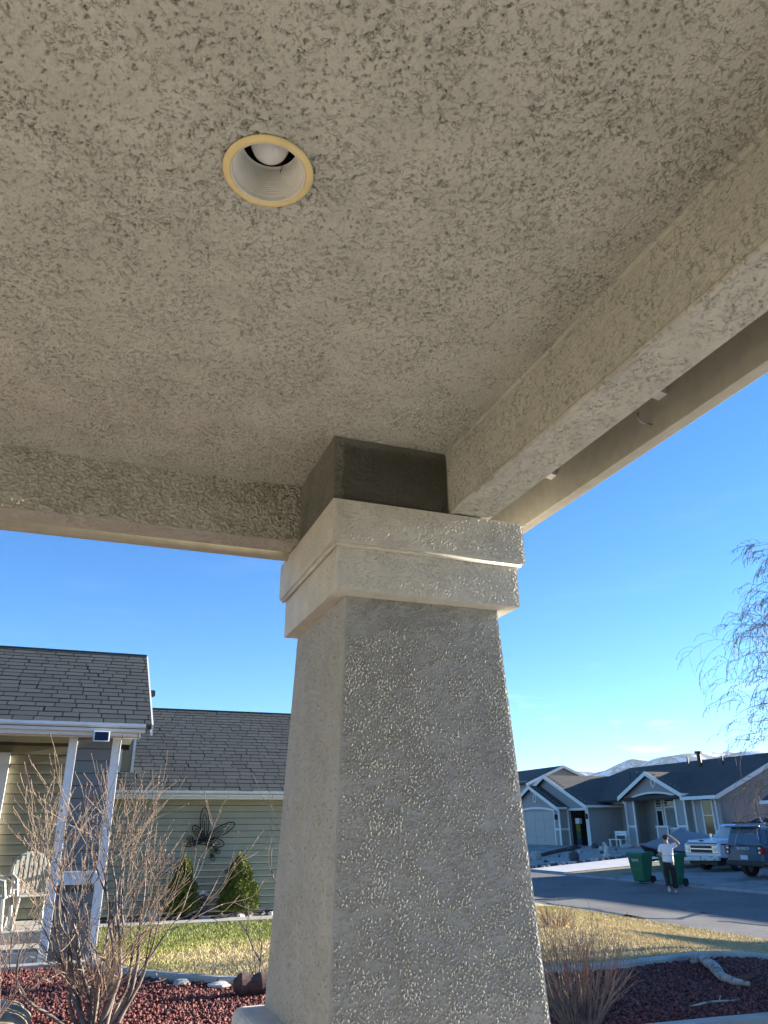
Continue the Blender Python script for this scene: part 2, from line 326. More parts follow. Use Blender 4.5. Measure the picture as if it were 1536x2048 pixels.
# recessed lamp
can=thing('recessed_light','round recessed ceiling light with yellowed trim ring and unlit frosted bulb','ceiling light',(CAN[0],CAN[1],ZC))
x=MB(); x.lathe([(0.0935,ZC-0.0035),(0.092,ZC-0.0065),(0.085,ZC-0.0085),(0.079,ZC-0.0085),(0.0775,ZC-0.006)],CAN,64); x.build('trim_ring',M['trim_yellow'],can,smooth=True)
pr=[(0.0775,ZC-0.006),(0.0765,ZC-0.0075),(0.0745,ZC-0.0060),(0.0740,ZC+0.002)]
z=0.006; r=0.0735
for k in range(15):
    pr+= [(r,ZC+z),(r-0.0011,ZC+z+0.0004)]; z+=0.0044; r-=0.0008
    pr+= [(r,ZC+z-0.0010)]
pr+=[(r-.001,ZC+z),(r-0.004,ZC+z+0.003)]
x=MB(); x.lathe(pr,CAN,64); x.build('baffle',M['baffle'],can,smooth=False)
x=MB(); x.lathe([(r+.004,ZC+z+0.004),(0.075,ZC+z+0.01),(0.075,ZC+0.19),(0.02,ZC+0.19),(0.001,ZC+0.19)],CAN,40); x.build('housing',M['dark'],can,smooth=True)
bz=ZC+0.079
x=MB(); x.lathe([(0.0005,bz-0.044),(0.012,bz-0.0422),(0.024,bz-0.036),(0.034,bz-0.025),(0.0405,bz-0.009),(0.0415,bz+0.002),(0.037,bz+0.018),(0.028,bz+0.034),(0.016,bz+0.042),(0.0135,bz+0.052),(0.0135,bz+0.09)],CAN,40); x.build('bulb',M['bulb'],can,smooth=True)
x=MB(); x.tube([(CAN[0]+.035,CAN[1]+.038,ZC+0.070),(CAN[0]+.036,CAN[1]+.046,ZC+0.068),(CAN[0]+.034,CAN[1]+.050,ZC+0.060)],0.0009,5); x.build('spring_clip',M['dark'],can)

# ------------------------------------------------------------------ tapered column
col=thing('porch_column','tapered grey stucco column with cream stepped capital and unfinished dark neck','column',(1.02,2.56,0))
def four(x0,x1,y0,y1,z0,z1,res,hf,inset=0.0,sides='lrfb',topcap=True,top=None,fade=0.012):
    """four relief faces of a (tapering) block: bottom rectangle x0..y1, top inset by `inset`"""
    out=[];h=z1-z0
    if 'f' in sides: out.append(relief((x0,y0,z0),(1,0,0),(0,inset/h,1),x1-x0,h,res,hf[0],(0,-1,0),fade,taper=lambda V:(inset*V,(x1-x0)-inset*V)))
    if 'l' in sides: out.append(relief((x0,y0,z0),(0,1,0),(inset/h,0,1),y1-y0,h,res*1.1,hf[1],(-1,0,0),fade,taper=lambda V:(inset*V,(y1-y0)-inset*V)))
    if 'r' in sides: out.append(relief((x1,y0,z0),(0,1,0),(-inset/h,0,1),y1-y0,h,res*3,hf[1],(1,0,0),fade,taper=lambda V:(inset*V,(y1-y0)-inset*V)))
    if 'b' in sides: out.append(relief((x0,y1,z0),(1,0,0),(0,-inset/h,1),x1-x0,h,res*3,hf[0],(0,1,0),fade,taper=lambda V:(inset*V,(x1-x0)-inset*V)))
    q=MB(); i=inset
    q.add([(x0,y0,z0),(x1,y0,z0),(x1,y1,z0),(x0,y1,z0)],[(3,2,1,0)]); q.add([(x0+i,y0+i,z1),(x1-i,y0+i,z1),(x1-i,y1-i,z1),(x0+i,y1-i,z1)],[(0,1,2,3)])
    out.append(mbq(q)); return join(out)
SH=lambda a,b,r:h_lumps(a,b,r,61,88,60,0.95,0.62)
SL=lambda a,b,r:h_cracks(a,b,r,71,46,19,1.5,0.35)
link('shaft',npmesh('shaft',*four(0.673,1.352,2.228,2.967,EYE-0.62,EYE+0.708,0.0021,(SH,SL),inset=0.058),smooth=False),M['stucco_column'],col)
CF=lambda a,b,r:h_lumps(a,b,r,81,60,75,0.45,0.85)
CL=lambda a,b,r:h_cracks(a,b,r,91,40,40,0.6)
capi=link('capital',npmesh('capital',*four(0.658,1.374,2.20,2.955,EYE+0.862,EYE+1.012,0.0025,(CF,CL)),smooth=True),M['stucco_light'],col)
link('lower_band',npmesh('lower_band',*four(0.681,1.351,2.222,2.935,EYE+0.705,EYE+0.8615,0.0025,(CF,CL)),smooth=True),M['stucco_light'],capi)
# cove fillet between the two bands
x=MB()
for (a,b) in (((0.672,2.214),(1.36,2.214)),((0.672,2.214),(0.672,2.94)),((1.36,2.214),(1.36,2.94))): x.tube([(*a,EYE+0.858),(*b,EYE+0.857)],0.008,8)
x.build('cove',M['stucco_light'],capi,smooth=True)
NK=lambda a,b,r:h_cracks(a,b,r,95,30,40,0.9,0.3)
nk=link('neck',npmesh('neck',*four(0.664,1.088,2.224,2.672,EYE+1.0125,ZC-0.002,0.005,(NK,NK)),smooth=True),M['lath'],col)
w=MB(); 
for i in range(44): xx=0.70+0.0088*i; w.box(xx-0.0006,xx+0.0006,2.2165,2.2175,EYE+1.0135,ZC-0.03)
for i in range(24): zz=EYE+1.016+0.0088*i; w.box(0.70,1.085,2.2155,2.2165,zz-0.0006,zz+0.0006)
w.build('wire_lath',M['wire'],nk,kind='stuff')
x=MB(); x.box(0.57,1.46,2.13,3.02,0.0,EYE-0.56); x.build('pedestal',M['stucco_light'],col,bevel=0.035,seg=4)
x=MB(); x.box(0.55,1.48,2.11,3.04,-0.02,0.0); x.build('footing',M['concrete'],col)
# porch slab under our feet
fl=MB(); fl.box(-3.0,1.9,-1.2,2.10,-0.02,0.03); props(fl.build('porch_floor',M['concrete_grey']),kind='structure')
# ------------------------------------------------------------------ ground, road, yards
def ss(a,lo,hi):
    t=np.clip((np.asarray(a,float)-lo)/(hi-lo),0,1); return t*t*(3-2*t)
def zg(x,y):
    x=np.asarray(x,float); y=np.asarray(y,float)
    z=-0.44*ss(x,7.5,12.5); z=np.where(x>12.95,-0.5,z)
    za=-.36+.67*np.clip((x-20.6)/10.,0,1); zb=-.36+.26*np.clip((x-20.6)/6.,0,1)
    t=ss(y,30.,36.); return np.where(x>20.6,zb+(za-zb)*t,np.where(x>20.25,-0.43,z))
def sheet(name,poly,step,off,m,parent=None,bumpz=0.0,seed=1,**kw):
    """ground-following sheet cut to a polygon"""
    P=np.array(poly,float); x0,y0=P.min(0); x1,y1=P.max(0)
    bm=bmesh.new(); f=bm.faces.new([bm.verts.new((p[0],p[1],0)) for p in poly])
    for k in range(1,int((x1-x0)/step)+1):
        bmesh.ops.bisect_plane(bm,geom=bm.verts[:]+bm.edges[:]+bm.faces[:],plane_co=(x0+k*step,0,0),plane_no=(1,0,0))
    for k in range(1,int((y1-y0)/step)+1):
        bmesh.ops.bisect_plane(bm,geom=bm.verts[:]+bm.edges[:]+bm.faces[:],plane_co=(0,y0+k*step,0),plane_no=(0,1,0))
    g=np.random.default_rng(seed)
    for v in bm.verts: v.co.z=float(zg(v.co.x,v.co.y))+off+(g.uniform(-bumpz,bumpz) if bumpz else 0)
    bmesh.ops.recalc_face_normals(bm,faces=bm.faces)
    if sum(q.normal.z for q in bm.faces)<0: bmesh.ops.reverse_faces(bm,faces=bm.faces)
    me=bpy.data.meshes.new(name); bm.to_mesh(me); bm.free()
    return props(link(name,me,m,parent),**kw)
M['dirt']=mat('dry_earth',(0.21,0.17,0.125),0.95,0.2,3,0.01,25,col2=(0.29,0.25,0.19),c2scale=0.4)
gx=np.concatenate([[-1400,-900,-400,-120,-40,-15],np.arange(-8,40,0.8),[45,60,90,150,400,1500,7000]])
gy=np.concatenate([[-3400,-1500,-300,-80,-30,-12],np.arange(-6,60,1.5),[65,80,120,200,500,1500,9600]])
X,Y=np.meshgrid(gx,gy); Z=zg(X,Y)-0.06; ii=np.arange(X.size).reshape(X.shape)
link('ground',npmesh('ground',np.stack([X,Y,Z],-1).reshape(-1,3),np.stack([ii[:-1,:-1],ii[:-1,1:],ii[1:,1:],ii[1:,:-1]],-1).reshape(-1,4)),M['dirt'])['kind']='structure'

# asphalt street with wandering tar seals
M['asphalt']=mat('old_asphalt',(0.155,0.15,0.142),0.9,0.13,6,0.004,140,col2=(0.10,0.098,0.096),c2scale=0.5,c2lo=.4,c2hi=.7)
M['tar']=mat('crack_tar',(0.022,0.022,0.023),0.5,0.2,20)
sheet('street_edge',[(12.48,-40),(12.955,-40),(12.955,120),(12.48,120)],4,-0.001,M['asphalt'],kind='structure')
sheet('street',[(12.96,-40),(20.27,-40),(20.27,120),(12.96,120)],4,0.0,M['asphalt'],kind='structure')
def ribbon(name,pts,w,off,m,**kw):
    pts=[Vector((p[0],p[1],0)) for p in pts]; d=[]
    g=random.Random(len(pts)*7+int(pts[0].x*10))
    for i in range(len(pts)-1):
        n=max(2,int((pts[i+1]-pts[i]).length/0.25))
        for k in range(n): d.append(pts[i].lerp(pts[i+1],k/n))
    d.append(pts[-1]); mb=MB(); vs=[];fs=[]
    for i,p in enumerate(d):
        t=(d[min(i+1,len(d)-1)]-d[max(i-1,0)]).normalized(); nn=Vector((-t.y,t.x,0)); j=g.uniform(-.05,.05); ww=w*g.uniform(.7,1.3)/2
        for s in (-1,1):
            q=p+nn*(j+s*ww); vs.append((q.x,q.y,float(zg(q.x,q.y))+off))
    fs=[(2*i,2*i+1,2*i+3,2*i+2) for i in range(len(d)-1)]
    mb.add(vs,fs); o=mb.build(name,m,None); return props(o,**kw)
seals=[[(13.16,21.9),(14.7,22.35),(16.3,22.5),(17.3,22.9),(17.75,24.1),(16.6,24.3),(14.4,23.6)],[(12.98,21.3),(13.3,19.2),(13.0,17.2),(13.8,16.6),(15.0,17.3),(17.6,18.3)],
 [(14.9,16.8),(15.5,15.6),(16.4,14.8)],[(14.36,15.9),(14.62,14.7),(15.2,13.2)],[(15.2,17.2),(16.2,20.2),(16.4,22.5)],[(13.3,26.5),(15.5,26.2),(18.5,27.4),(20.2,27.1)],[(18.2,20.5),(17.2,16),(17.6,10)]]
for k,s in enumerate(seals): ribbon('crack_seal',s,0.19,0.004,M['tar'],kind='structure')
for i in range(26):     # far kerb poured in lengths with joints
    y0=6+i*2.0; k=MB(); k.prism([(20.27,-0.56),(20.27,-0.495),(20.36,-0.47),(20.52,-0.37),(20.66,-0.355),(20.66,-0.56)],y0,y0+1.985,'y')
    props(k.build('kerb',M['concrete_grey']),kind='structure')
fd=MB()
for i in range(4):
    for j in range(4): fd.box(1.92+i*2.62,4.52+i*2.62,-7+j*3.0,-4.02+j*3.0,-.08,.0) if i<2 else None
props(fd.build('bounce_walkway',M['concrete'],bevel=.006),kind='structure')  # unseen paving, added to bounce sun up to the porch ceiling
sheet('bounce_drive',[(7.2,-7),(12.46,-7),(12.46,4.98),(7.2,4.98)],1.2,.005,M['concrete_pale'],kind='structure')  # out of view as well: pale drive added as a reflector for the ceiling
# driveways and yards across the street
sheet('driveway',[(20.66,18.5),(32.5,18.5),(32.5,30.2),(20.66,28.3)],1.5,0.012,M['concrete_grey'],kind='structure')
M['gravel_grey']=mat('yard_gravel',(0.36,0.335,0.295),0.95,0.3,40,0.01,90,col2=(0.28,0.26,0.23),c2scale=1.2)
sheet('gravel_yard',[(20.66,35.2),(33.2,35.2),(34.1,44.9),(34.1,47),(32,46.4),(29.6,43.9),(26.7,42.2),(24.5,40.6),(20.66,36.6)],1.0,0.012,M['gravel_grey'],kind='structure')
sheet('path',[(20.66,31.9),(24.1,32.0),(33.0,34.0),(33.0,35.15),(20.66,35.15)],1.5,0.02,M['concrete_pale'],kind='structure')
M['straw']=mat('dead_lawn',(0.30,0.24,0.13),0.95,0.35,16,0.01,60,col2=(0.17,0.15,0.09),c2scale=1.3)
sheet('dry_lawn',[(20.66,28.4),(33,30.4),(33,33.9),(24.1,31.9),(20.66,31.8)],1.0,0.012,M['straw'],kind='structure')
sheet('garage_driveway',[(20.66,36.7),(24.4,40.7),(26.6,42.4),(29.5,44.1),(32.1,46.6),(32.3,56),(20.66,56)],1.5,0.02,M['concrete_grey'],kind='structure')
for off in (0.0,1.15):
    e=MB(); pts=[(24.5+.5*off,40.6+.75*off),(26.7+.6*off,42.2+.9*off),(29.6+.6*off,43.9+1.1*off)]
    e.tube([(a,b,float(zg(a,b))+0.06) for a,b in pts],0.09,4); props(e.build('edging_timber',M['old_log'],None,label='dark edging timber %s the neighbour\'s gravel yard'%('bordering' if off==0 else 'beside the driveway behind'),cat='edging',group='timbers edging the gravel yard',kind='thing'))

# our lawn, lava-rock bed, concrete mow edging
EDGE=[(0.42,11.75),(0.50,11.30),(0.65,11.0),(0.84,10.70),(1.02,10.48),(1.35,10.1),(1.71,9.77),(2.0,9.62),(2.35,9.5),(3.0,9.3),(3.8,9.12),(4.8,8.93),(5.6,8.84),(6.27,8.81),(7.12,8.92),(7.7,9.03),(8.11,9.07),(8.55,9.03),(8.9,8.9),(9.3,8.5),(9.6,7.9),(9.7,7.0)]
def fade_poly(): pass
lawn=[(0.42,15.62),(0.42,11.75)]+EDGE[1:]+[(9.75,5.5),(12.5,5.5),(12.5,24.0),(7.6,24.0),(7.6,15.62)]
def grass_mat(name):
    m,n,l,b=nt(name); b.inputs['Roughness'].default_value=0.8; b.inputs['Specular IOR Level'].default_value=0.2
    g=n.new('ShaderNodeNewGeometry'); sp=n.new('ShaderNodeSeparateXYZ'); l.new(g.outputs['Position'],sp.inputs[0])
    a=n.new('ShaderNodeTexNoise'); a.inputs['Scale'].default_value=0.9; a.inputs['Detail'].default_value=5; l.new(g.outputs['Position'],a.inputs['Vector'])
    # greener along the watered strip by the path, straw elsewhere
    r=n.new('ShaderNodeMapRange'); r.inputs['From Min'].default_value=12.3; r.inputs['From Max'].default_value=14.2; r.inputs['To Min'].default_value=-0.12; r.inputs['To Max'].default_value=0.42; l.new(sp.outputs['Y'],r.inputs['Value'])
    rx=n.new('ShaderNodeMapRange'); rx.inputs['From Min'].default_value=1.0; rx.inputs['From Max'].default_value=2.6; rx.inputs['To Min'].default_value=0.22; rx.inputs['To Max'].default_value=0.0; l.new(sp.outputs['X'],rx.inputs['Value'])
    rx2=n.new('ShaderNodeMapRange'); rx2.inputs['From Min'].default_value=5.5; rx2.inputs['From Max'].default_value=7.5; rx2.inputs['To Min'].default_value=0.0; rx2.inputs['To Max'].default_value=-0.5; l.new(sp.outputs['X'],rx2.inputs['Value'])
    def add(p,q):
        k=n.new('ShaderNodeMath'); k.operation='ADD'; l.new(p,k.inputs[0]); l.new(q,k.inputs[1]); return k.outputs[0]
    s=add(add(add(a.outputs['Fac'],r.outputs['Result']),rx.outputs['Result']),rx2.outputs['Result'])
    w=n.new('ShaderNodeTexWhiteNoise'); w.noise_dimensions='3D'; sn=n.new('ShaderNodeVectorMath'); sn.operation='SNAP'; sn.inputs[1].default_value=(.03,.03,10); l.new(g.outputs['Position'],sn.inputs[0]); l.new(sn.outputs[0],w.inputs['Vector'])
    wr=n.new('ShaderNodeMapRange'); wr.inputs['To Min'].default_value=-0.13; wr.inputs['To Max'].default_value=0.13; l.new(w.outputs['Value'],wr.inputs['Value'])
    s=add(s,wr.outputs['Result'])
    c=n.new('ShaderNodeValToRGB'); e=c.color_ramp.elements; e[0].position=0.42; e[0].color=(0.58,0.475,0.27,1); e[1].position=0.92; e[1].color=(0.26,0.285,0.095,1)
    x=e.new(0.58); x.color=(0.49,0.42,0.19,1); x=e.new(0.72); x.color=(0.30,0.32,0.085,1)
    l.new(s,c.inputs['Fac'])
    vr=n.new('ShaderNodeMapRange'); vr.inputs['To Min'].default_value=0.65; vr.inputs['To Max'].default_value=1.3; l.new(w.outputs['Value'],vr.inputs['Value'])
    sc=n.new('ShaderNodeVectorMath'); sc.operation='SCALE'; l.new(c.outputs['Color'],sc.inputs[0]); l.new(vr.outputs['Result'],sc.inputs['Scale']); l.new(sc.outputs[0],b.inputs['Base Color'])
    return m
M['grass']=grass_mat('lawn_grass')
sheet('lawn',lawn,0.9,0.0,M['grass'],kind='structure')
def inpoly(px,py,poly):
    c=np.zeros(len(px),bool); n=len(poly)
    for i in range(n):
        x1,y1=poly[i]; x2,y2=poly[(i+1)%n]
        k=((y1>py)!=(y2>py))&(px<(x2-x1)*(py-y1)/((y2-y1) if y2!=y1 else 1e-9)+x1); c^=k
    return c
def grass(name,poly,n,hgt,wid,m,box,**kw):
    x=rng.uniform(box[0],box[1],n); y=rng.uniform(box[2],box[3],n); k=inpoly(x,y,poly); x,y=x[k],y[k]; n=len(x); z=zg(x,y)-0.003
    a=rng.uniform(0,2*np.pi,n); h=hgt*rng.uniform(.5,1.3,n); w=wid*rng.uniform(.6,1.4,n); le=h*rng.uniform(.2,1.1,n); b=rng.uniform(0,2*np.pi,n)
    p0=np.stack([x-np.cos(a)*w,y-np.sin(a)*w,z],-1); p1=np.stack([x+np.cos(a)*w,y+np.sin(a)*w,z],-1); p2=np.stack([x+np.cos(b)*le,y+np.sin(b)*le,z+h],-1)
    v=np.stack([p0,p1,p2],1).reshape(-1,3); return props(link(name,npmesh(name,v,np.arange(3*n).reshape(-1,3)),m),kind='stuff',**kw)
grass('grass',lawn,230000,0.042,0.007,M['grass'],(0.42,12.5,8.4,20.0),label='short straw and green lawn grass between the edging and the street')

M['lava']=mat('red_lava_rock',(0.16,0.048,0.038),0.9,0.35,40,0.006,80,rand=0)
def chip_mat():
    m,n,l,b=nt('red_lava_chips'); b.inputs['Roughness'].default_value=0.75
    a=n.new('ShaderNodeAttribute'); a.attribute_name='tone'; c=n.new('ShaderNodeValToRGB'); e=c.color_ramp.elements
    e[0].position=0; e[0].color=(0.05,0.02,0.02,1); e[1].position=1; e[1].color=(0.36,0.19,0.15,1)
    x=e.new(.35); x.color=(0.14,0.04,0.033,1); x=e.new(.8); x.color=(0.24,0.075,0.055,1)
    l.new(a.outputs['Fac'],c.inputs['Fac']); l.new(c.outputs['Color'],b.inputs['Base Color']); return m
M['chips']=chip_mat()
bed=[(-4,11.62),(0.40,11.62)]+[(a-.02,b-.06) for a,b in EDGE[1:]]+[(9.6,6.05),(5.0,6.3),(4.4,6.35),(2.4,5.6),(1.6,3.1),(-4,3.1)]
sheet('lava_bed',bed,0.8,-0.012,M['lava'],bumpz=0.008,kind='structure')
OCT_V=np.array([[1,0,0],[-1,0,0],[0,1,0],[0,-1,0],[0,0,1],[0,0,-1]],float); OCT_F=np.array([[0,2,4],[2,1,4],[1,3,4],[3,0,4],[2,0,5],[1,2,5],[3,1,5],[0,3,5]])
def chips(name,poly,n,box,size,m,**kw):
    x=rng.uniform(box[0],box[1],n); y=rng.uniform(box[2],box[3],n); k=inpoly(x,y,poly); x,y=x[k],y[k]; n=len(x)
    s=size*np.exp(np.clip(rng.normal(-.05,.45,n),-1.2,.55)); z=zg(x,y)+rng.uniform(-.006,.016,n)
    A=rng.normal(size=(n,3,3)); Q,_=np.linalg.qr(A); sc=s[:,None]*rng.uniform(.5,1.3,(n,3))
    V=OCT_V[None]*(1+rng.uniform(-.25,.25,(n,6,1))); V=np.einsum('nij,nkj->nki',Q,V*sc[:,None,:]); V+=np.stack([x,y,z],-1)[:,None,:]
    F=OCT_F[None]+6*np.arange(n)[:,None,None]; me=npmesh(name,V.reshape(-1,3),F.reshape(-1,3))
    at=me.attributes.new('tone','FLOAT','FACE'); at.data.foreach_set('value',np.repeat(rng.beta(2,2.2,n),8).astype(np.float32))
    return props(link(name,me,m),kind='stuff',**kw)
chips('lava_gravel',bed,42000,(-1.6,3.2,6.6,11.6),0.015,M['chips'],label='crushed red lava rock spread under the bare shrubs')
chips('lava_gravel',bed,24000,(3.2,9.6,6.3,9.0),0.015,M['chips'],label='crushed red lava rock round the driftwood log')

def edging(name,pts,h,w,**kw):
    pts=[Vector((a,b,0)) for a,b in pts]; vs=[];fs=[]
    prof=[(-w/2,-.05),(-w/2,h*.75),(-w/4,h),(w/4,h),(w/2,h*.75),(w/2,-.05)]
    for i,p in enumerate(pts):
        t=(pts[min(i+1,len(pts)-1)]-pts[max(i-1,0)]).normalized(); nn=Vector((-t.y,t.x,0))
        for u,z in prof:
            q=p+nn*u; vs.append((q.x,q.y,float(zg(q.x,q.y))+z))
    k=len(prof)
    for i in range(len(pts)-1):
        for j in range(k-1): fs.append((i*k+j,i*k+j+1,(i+1)*k+j+1,(i+1)*k+j))
    fs+= [tuple(range(k)),tuple((len(pts)-1)*k+j for j in range(k))]
    m=MB(); m.add(vs,fs); return props(m.build(name,M['concrete'],None),kind='structure',**kw)
def resample(pts,n):
    P=np.array(pts,float); d=np.r_[0,np.cumsum(np.hypot(*np.diff(P,axis=0).T))]; t=np.linspace(0,d[-1],n); return [(np.interp(q,d,P[:,0]),np.interp(q,d,P[:,1])) for q in t]
E=resample(EDGE,60)
for i in range(0,59,6): edging('kerb_strip',E[i:i+7] if i+7<60 else E[i:],0.075,0.15)
edging('kerb_strip',[(-4,11.70),(-2,11.70),(0.36,11.70)],0.06,0.13)
edging('kerb_strip',[(4.3,6.30),(5.4,6.25),(7,6.14),(9.6,6.0)],0.035,0.15)
pw=MB(); pw.box(0.44,2.6,15.62,16.15,-.05,.035); pw.box(2.615,4.9,15.62,16.15,-.05,.035); pw.box(4.915,7.7,15.62,16.15,-.05,.035); props(pw.build('walkway',M['concrete'],bevel=.008),kind='structure')
# ------------------------------------------------------------------ neighbour's olive house
nh=thing('neighbour_house','olive sided house with grey shingle roofs, white gutters and a raised entry porch','house',(2.0,14.5,0))
SL_=0.5; CA=math.atan(SL_)
def roof_plane(name,x0,x1,ye,ze,run,parent,m,th=0.05):
    b=MB(); b.prism([(ye,ze-0.03),(ye+run,ze-0.03+run*SL_),(ye+run,ze-0.03-th+run*SL_),(ye,ze-0.03-th)],x0,x1,'x'); return b.build(name,m,parent)
shm={}
for wv in range(5):
    w_=(0.22,0.26,0.29,0.32,0.36)[wv]; s=MB(); s.hexa([(0,0,0),(w_-.013,0,0),(w_-.013,.22,-.004),(0,.22,-.004)],[(0,0,.016),(w_-.011,0,.016),(w_-.013,.22,.004),(0,.22,.004)]); shm[wv]=(w_,s.mesh('shingle')); shm[wv][1].materials.append(M['shingle'])
def shingle(x0,x1,ye,ze,run,parent,limit,xlim,expo=0.195,seed=3):
    g=random.Random(seed); n=int(run/math.cos(CA)/expo); rest=MB(); cnt=0; rot=Euler((CA,0,0))
    for r_ in range(n+1):
        t=r_*expo*math.cos(CA); y=ye+t; z=ze+t*SL_-0.026; x=x0-g.uniform(0,.3)
        last=(r_==n)
        while x<x1-0.02:
            k=g.randrange(5); w_,me=shm[k]
            if x+w_>x1: 
                rest.add([(p[0]*min(1,(x1-x)/w_)+x,y+p[1]*math.cos(CA)-p[2]*math.sin(CA),z+p[1]*math.sin(CA)+p[2]*math.cos(CA)) for p in [v.co for v in me.vertices]],[tuple(f.vertices) for f in me.polygons]); x+=w_; continue
            lift=g.uniform(0,.004); j=g.uniform(-.006,.006)
            if cnt<limit and xlim[0]<x<xlim[1]:
                link('shingle',me,None,parent,loc=(x,y+j,z+lift),rot=rot); cnt+=1
            else:
                rest.add([(v.co.x+x,y+j+v.co.y*math.cos(CA)-v.co.z*math.sin(CA),z+lift+v.co.y*math.sin(CA)+v.co.z*math.cos(CA)) for v in me.vertices],[tuple(f.vertices) for f in me.polygons])
            x+=w_
    if rest.v: rest.build('shingle_field',M['shingle'],parent,fix=False,kind='stuff')
# entry roof
YG,ZG,RUN=11.42,2.97,3.2
er=roof_plane('entry_roof',-4.6,0.80,YG,ZG,RUN,nh,M['roof_base'])
shingle(-4.6,0.80,YG-.02,ZG,RUN,er,290,(-2.1,1.0),seed=3)
b=MB(); b.box(-4.6,0.80,YG+RUN-.06,YG+RUN+.10,ZG+RUN*SL_-.03,ZG+RUN*SL_+.012); b.build('ridge_cap',M['shingle'],er)
bk=MB(); bk.prism([(YG+RUN,ZG-.03+RUN*SL_),(YG+2*RUN,ZG-.03),(YG+2*RUN,ZG-.08),(YG+RUN,ZG-.08+RUN*SL_)],-4.6,0.80,'x'); bk.build('rear_slope',M['roof_base'],er)
rk=MB(); rk.hexa([(0.802,YG+.02,ZG-.16),(0.825,YG+.02,ZG-.16),(0.825,YG+RUN,ZG-.16+RUN*SL_),(0.802,YG+RUN,ZG-.16+RUN*SL_)],[(0.802,YG+.02,ZG-.01),(0.825,YG+.02,ZG-.01),(0.825,YG+RUN,ZG-.01+RUN*SL_),(0.802,YG+RUN,ZG-.01+RUN*SL_)]); rk.build('rake_board',M['white_trim'],nh)
v=MB(); v.box(0.826,0.90,13.05,13.13,3.60,3.70); v.box(0.905,0.915,13.05,13.12,3.61,3.69); v.build('vent_hood',M['black_metal'],nh)
def gutter(x0,x1,y,z,parent,m):
    g=MB(); g.prism([(y+.10,z-.115),(y+.02,z-.115),(y+.005,z-.07),(y-.03,z-.045),(y-.03,z-.005),(y-.018,z-.005),(y-.018,z-.012),(y+.09,z-.10),(y+.10,z-.02)],x0,x1,'x'); return g.build('gutter',m,parent)
gutter(-4.6,0.72,YG,ZG-.005,nh,M['white_trim'])
b=MB(); b.box(-4.6,0.62,YG+.105,YG+.135,ZG-.17,ZG-.03); b.build('fascia_board',M['white_trim'],nh)
b=MB(); b.box(-4.6,0.66,YG+.36,YG+.43,2.80,2.93); b.build('beam',M['white_trim'],nh,bevel=.004)
b=MB(); b.box(-4.6,0.66,YG+.135,YG+.36,2.915,2.93); b.build('soffit',M['white_trim'],nh)
b=MB(); b.box(0.66,0.675,YG+.14,YG+.40,2.80,2.99); b.box(0.44,0.66,YG+.40,14.2,2.94,2.955); b.build('eave_return',M['white_trim'],nh)
# boxed corner pillar with siding panels and white corner boards
PY=11.86
pl=MB(); pl.box(-0.245,0.415,PY+.02,PY+.30,0.0,2.80); pil=pl.build('pillar',M['siding_joint_shade'],nh)
bdm=MB(); bdm.hexa([(-.02,-.012,0),(.44,-.012,0),(.44,0,0),(-.02,0,0)],[(-.02,-.003,.153),(.44,-.003,.153),(.44,0,.153),(-.02,0,.153)]); bdm=bdm.mesh('siding_board'); bdm.materials.append(M['siding_grey'])
for k in range(17):
    if not 0.82<k*.165+.05<1.04: link('siding_board',bdm,None,pil,loc=(-.125,PY+.02,.02+k*.165))
for a,c in ((-.265,-.15),(.315,.435)):
    t=MB(); t.box(a,c,PY,PY+.10,0.0,2.80); t.build('corner_board',M['white_trim'],pil,bevel=.004)
t=MB(); t.box(.42,.437,PY+.102,PY+.16,0.0,2.78); t.build('corner_board',M['white_trim'],pil)
t=MB(); t.box(-.15,.315,PY+.002,PY+.06,.92,1.06); t.box(-.15,.315,PY-.01,PY+.07,1.06,1.085); t.build('belt_rail',M['white_trim'],pil,bevel=.003)
# sun-side wall strip behind the pillar
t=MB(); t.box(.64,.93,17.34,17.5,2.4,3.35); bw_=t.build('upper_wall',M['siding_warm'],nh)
for a in (.63,.885): t=MB(); t.box(a,a+.05,17.31,17.338,2.4,3.35); t.build('corner_board',M['white_trim'],bw_)
# porch recess: back wall, ceiling, door trim
t=MB(); t.box(-4.6,-.2,14.15,14.3,0.0,2.93); bw=t.build('porch_wall',M['siding_joint_shade'],nh)
for k in range(17):
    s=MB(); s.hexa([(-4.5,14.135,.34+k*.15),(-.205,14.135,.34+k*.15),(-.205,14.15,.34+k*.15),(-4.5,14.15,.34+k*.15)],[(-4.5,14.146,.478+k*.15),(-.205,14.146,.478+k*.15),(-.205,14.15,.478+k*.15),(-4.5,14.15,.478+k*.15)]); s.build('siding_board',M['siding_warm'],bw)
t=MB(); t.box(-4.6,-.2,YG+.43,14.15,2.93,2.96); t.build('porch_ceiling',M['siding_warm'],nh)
t=MB(); t.box(-1.30,-1.16,14.06,14.132,.3,2.62); t.box(-2.4,-1.16,14.06,14.13,2.62,2.76); t.box(-2.4,-2.26,14.06,14.132,.3,2.62); df=t.build('door_frame',M['white_trim'],nh)
t=MB(); t.box(-2.255,-1.305,14.09,14.13,.3,2.615); t.build('door',M['siding_grey'],nh)
# porch floor and steps
t=MB(); t.box(-4.6,-.27,12.68,14.1,-.05,.32); t.build('porch_floor',M['concrete'],nh,bevel=.01)
t=MB(); t.box(-4.6,-.27,11.86,12.68,-.05,.17); t.build('step',M['concrete'],nh,bevel=.01)
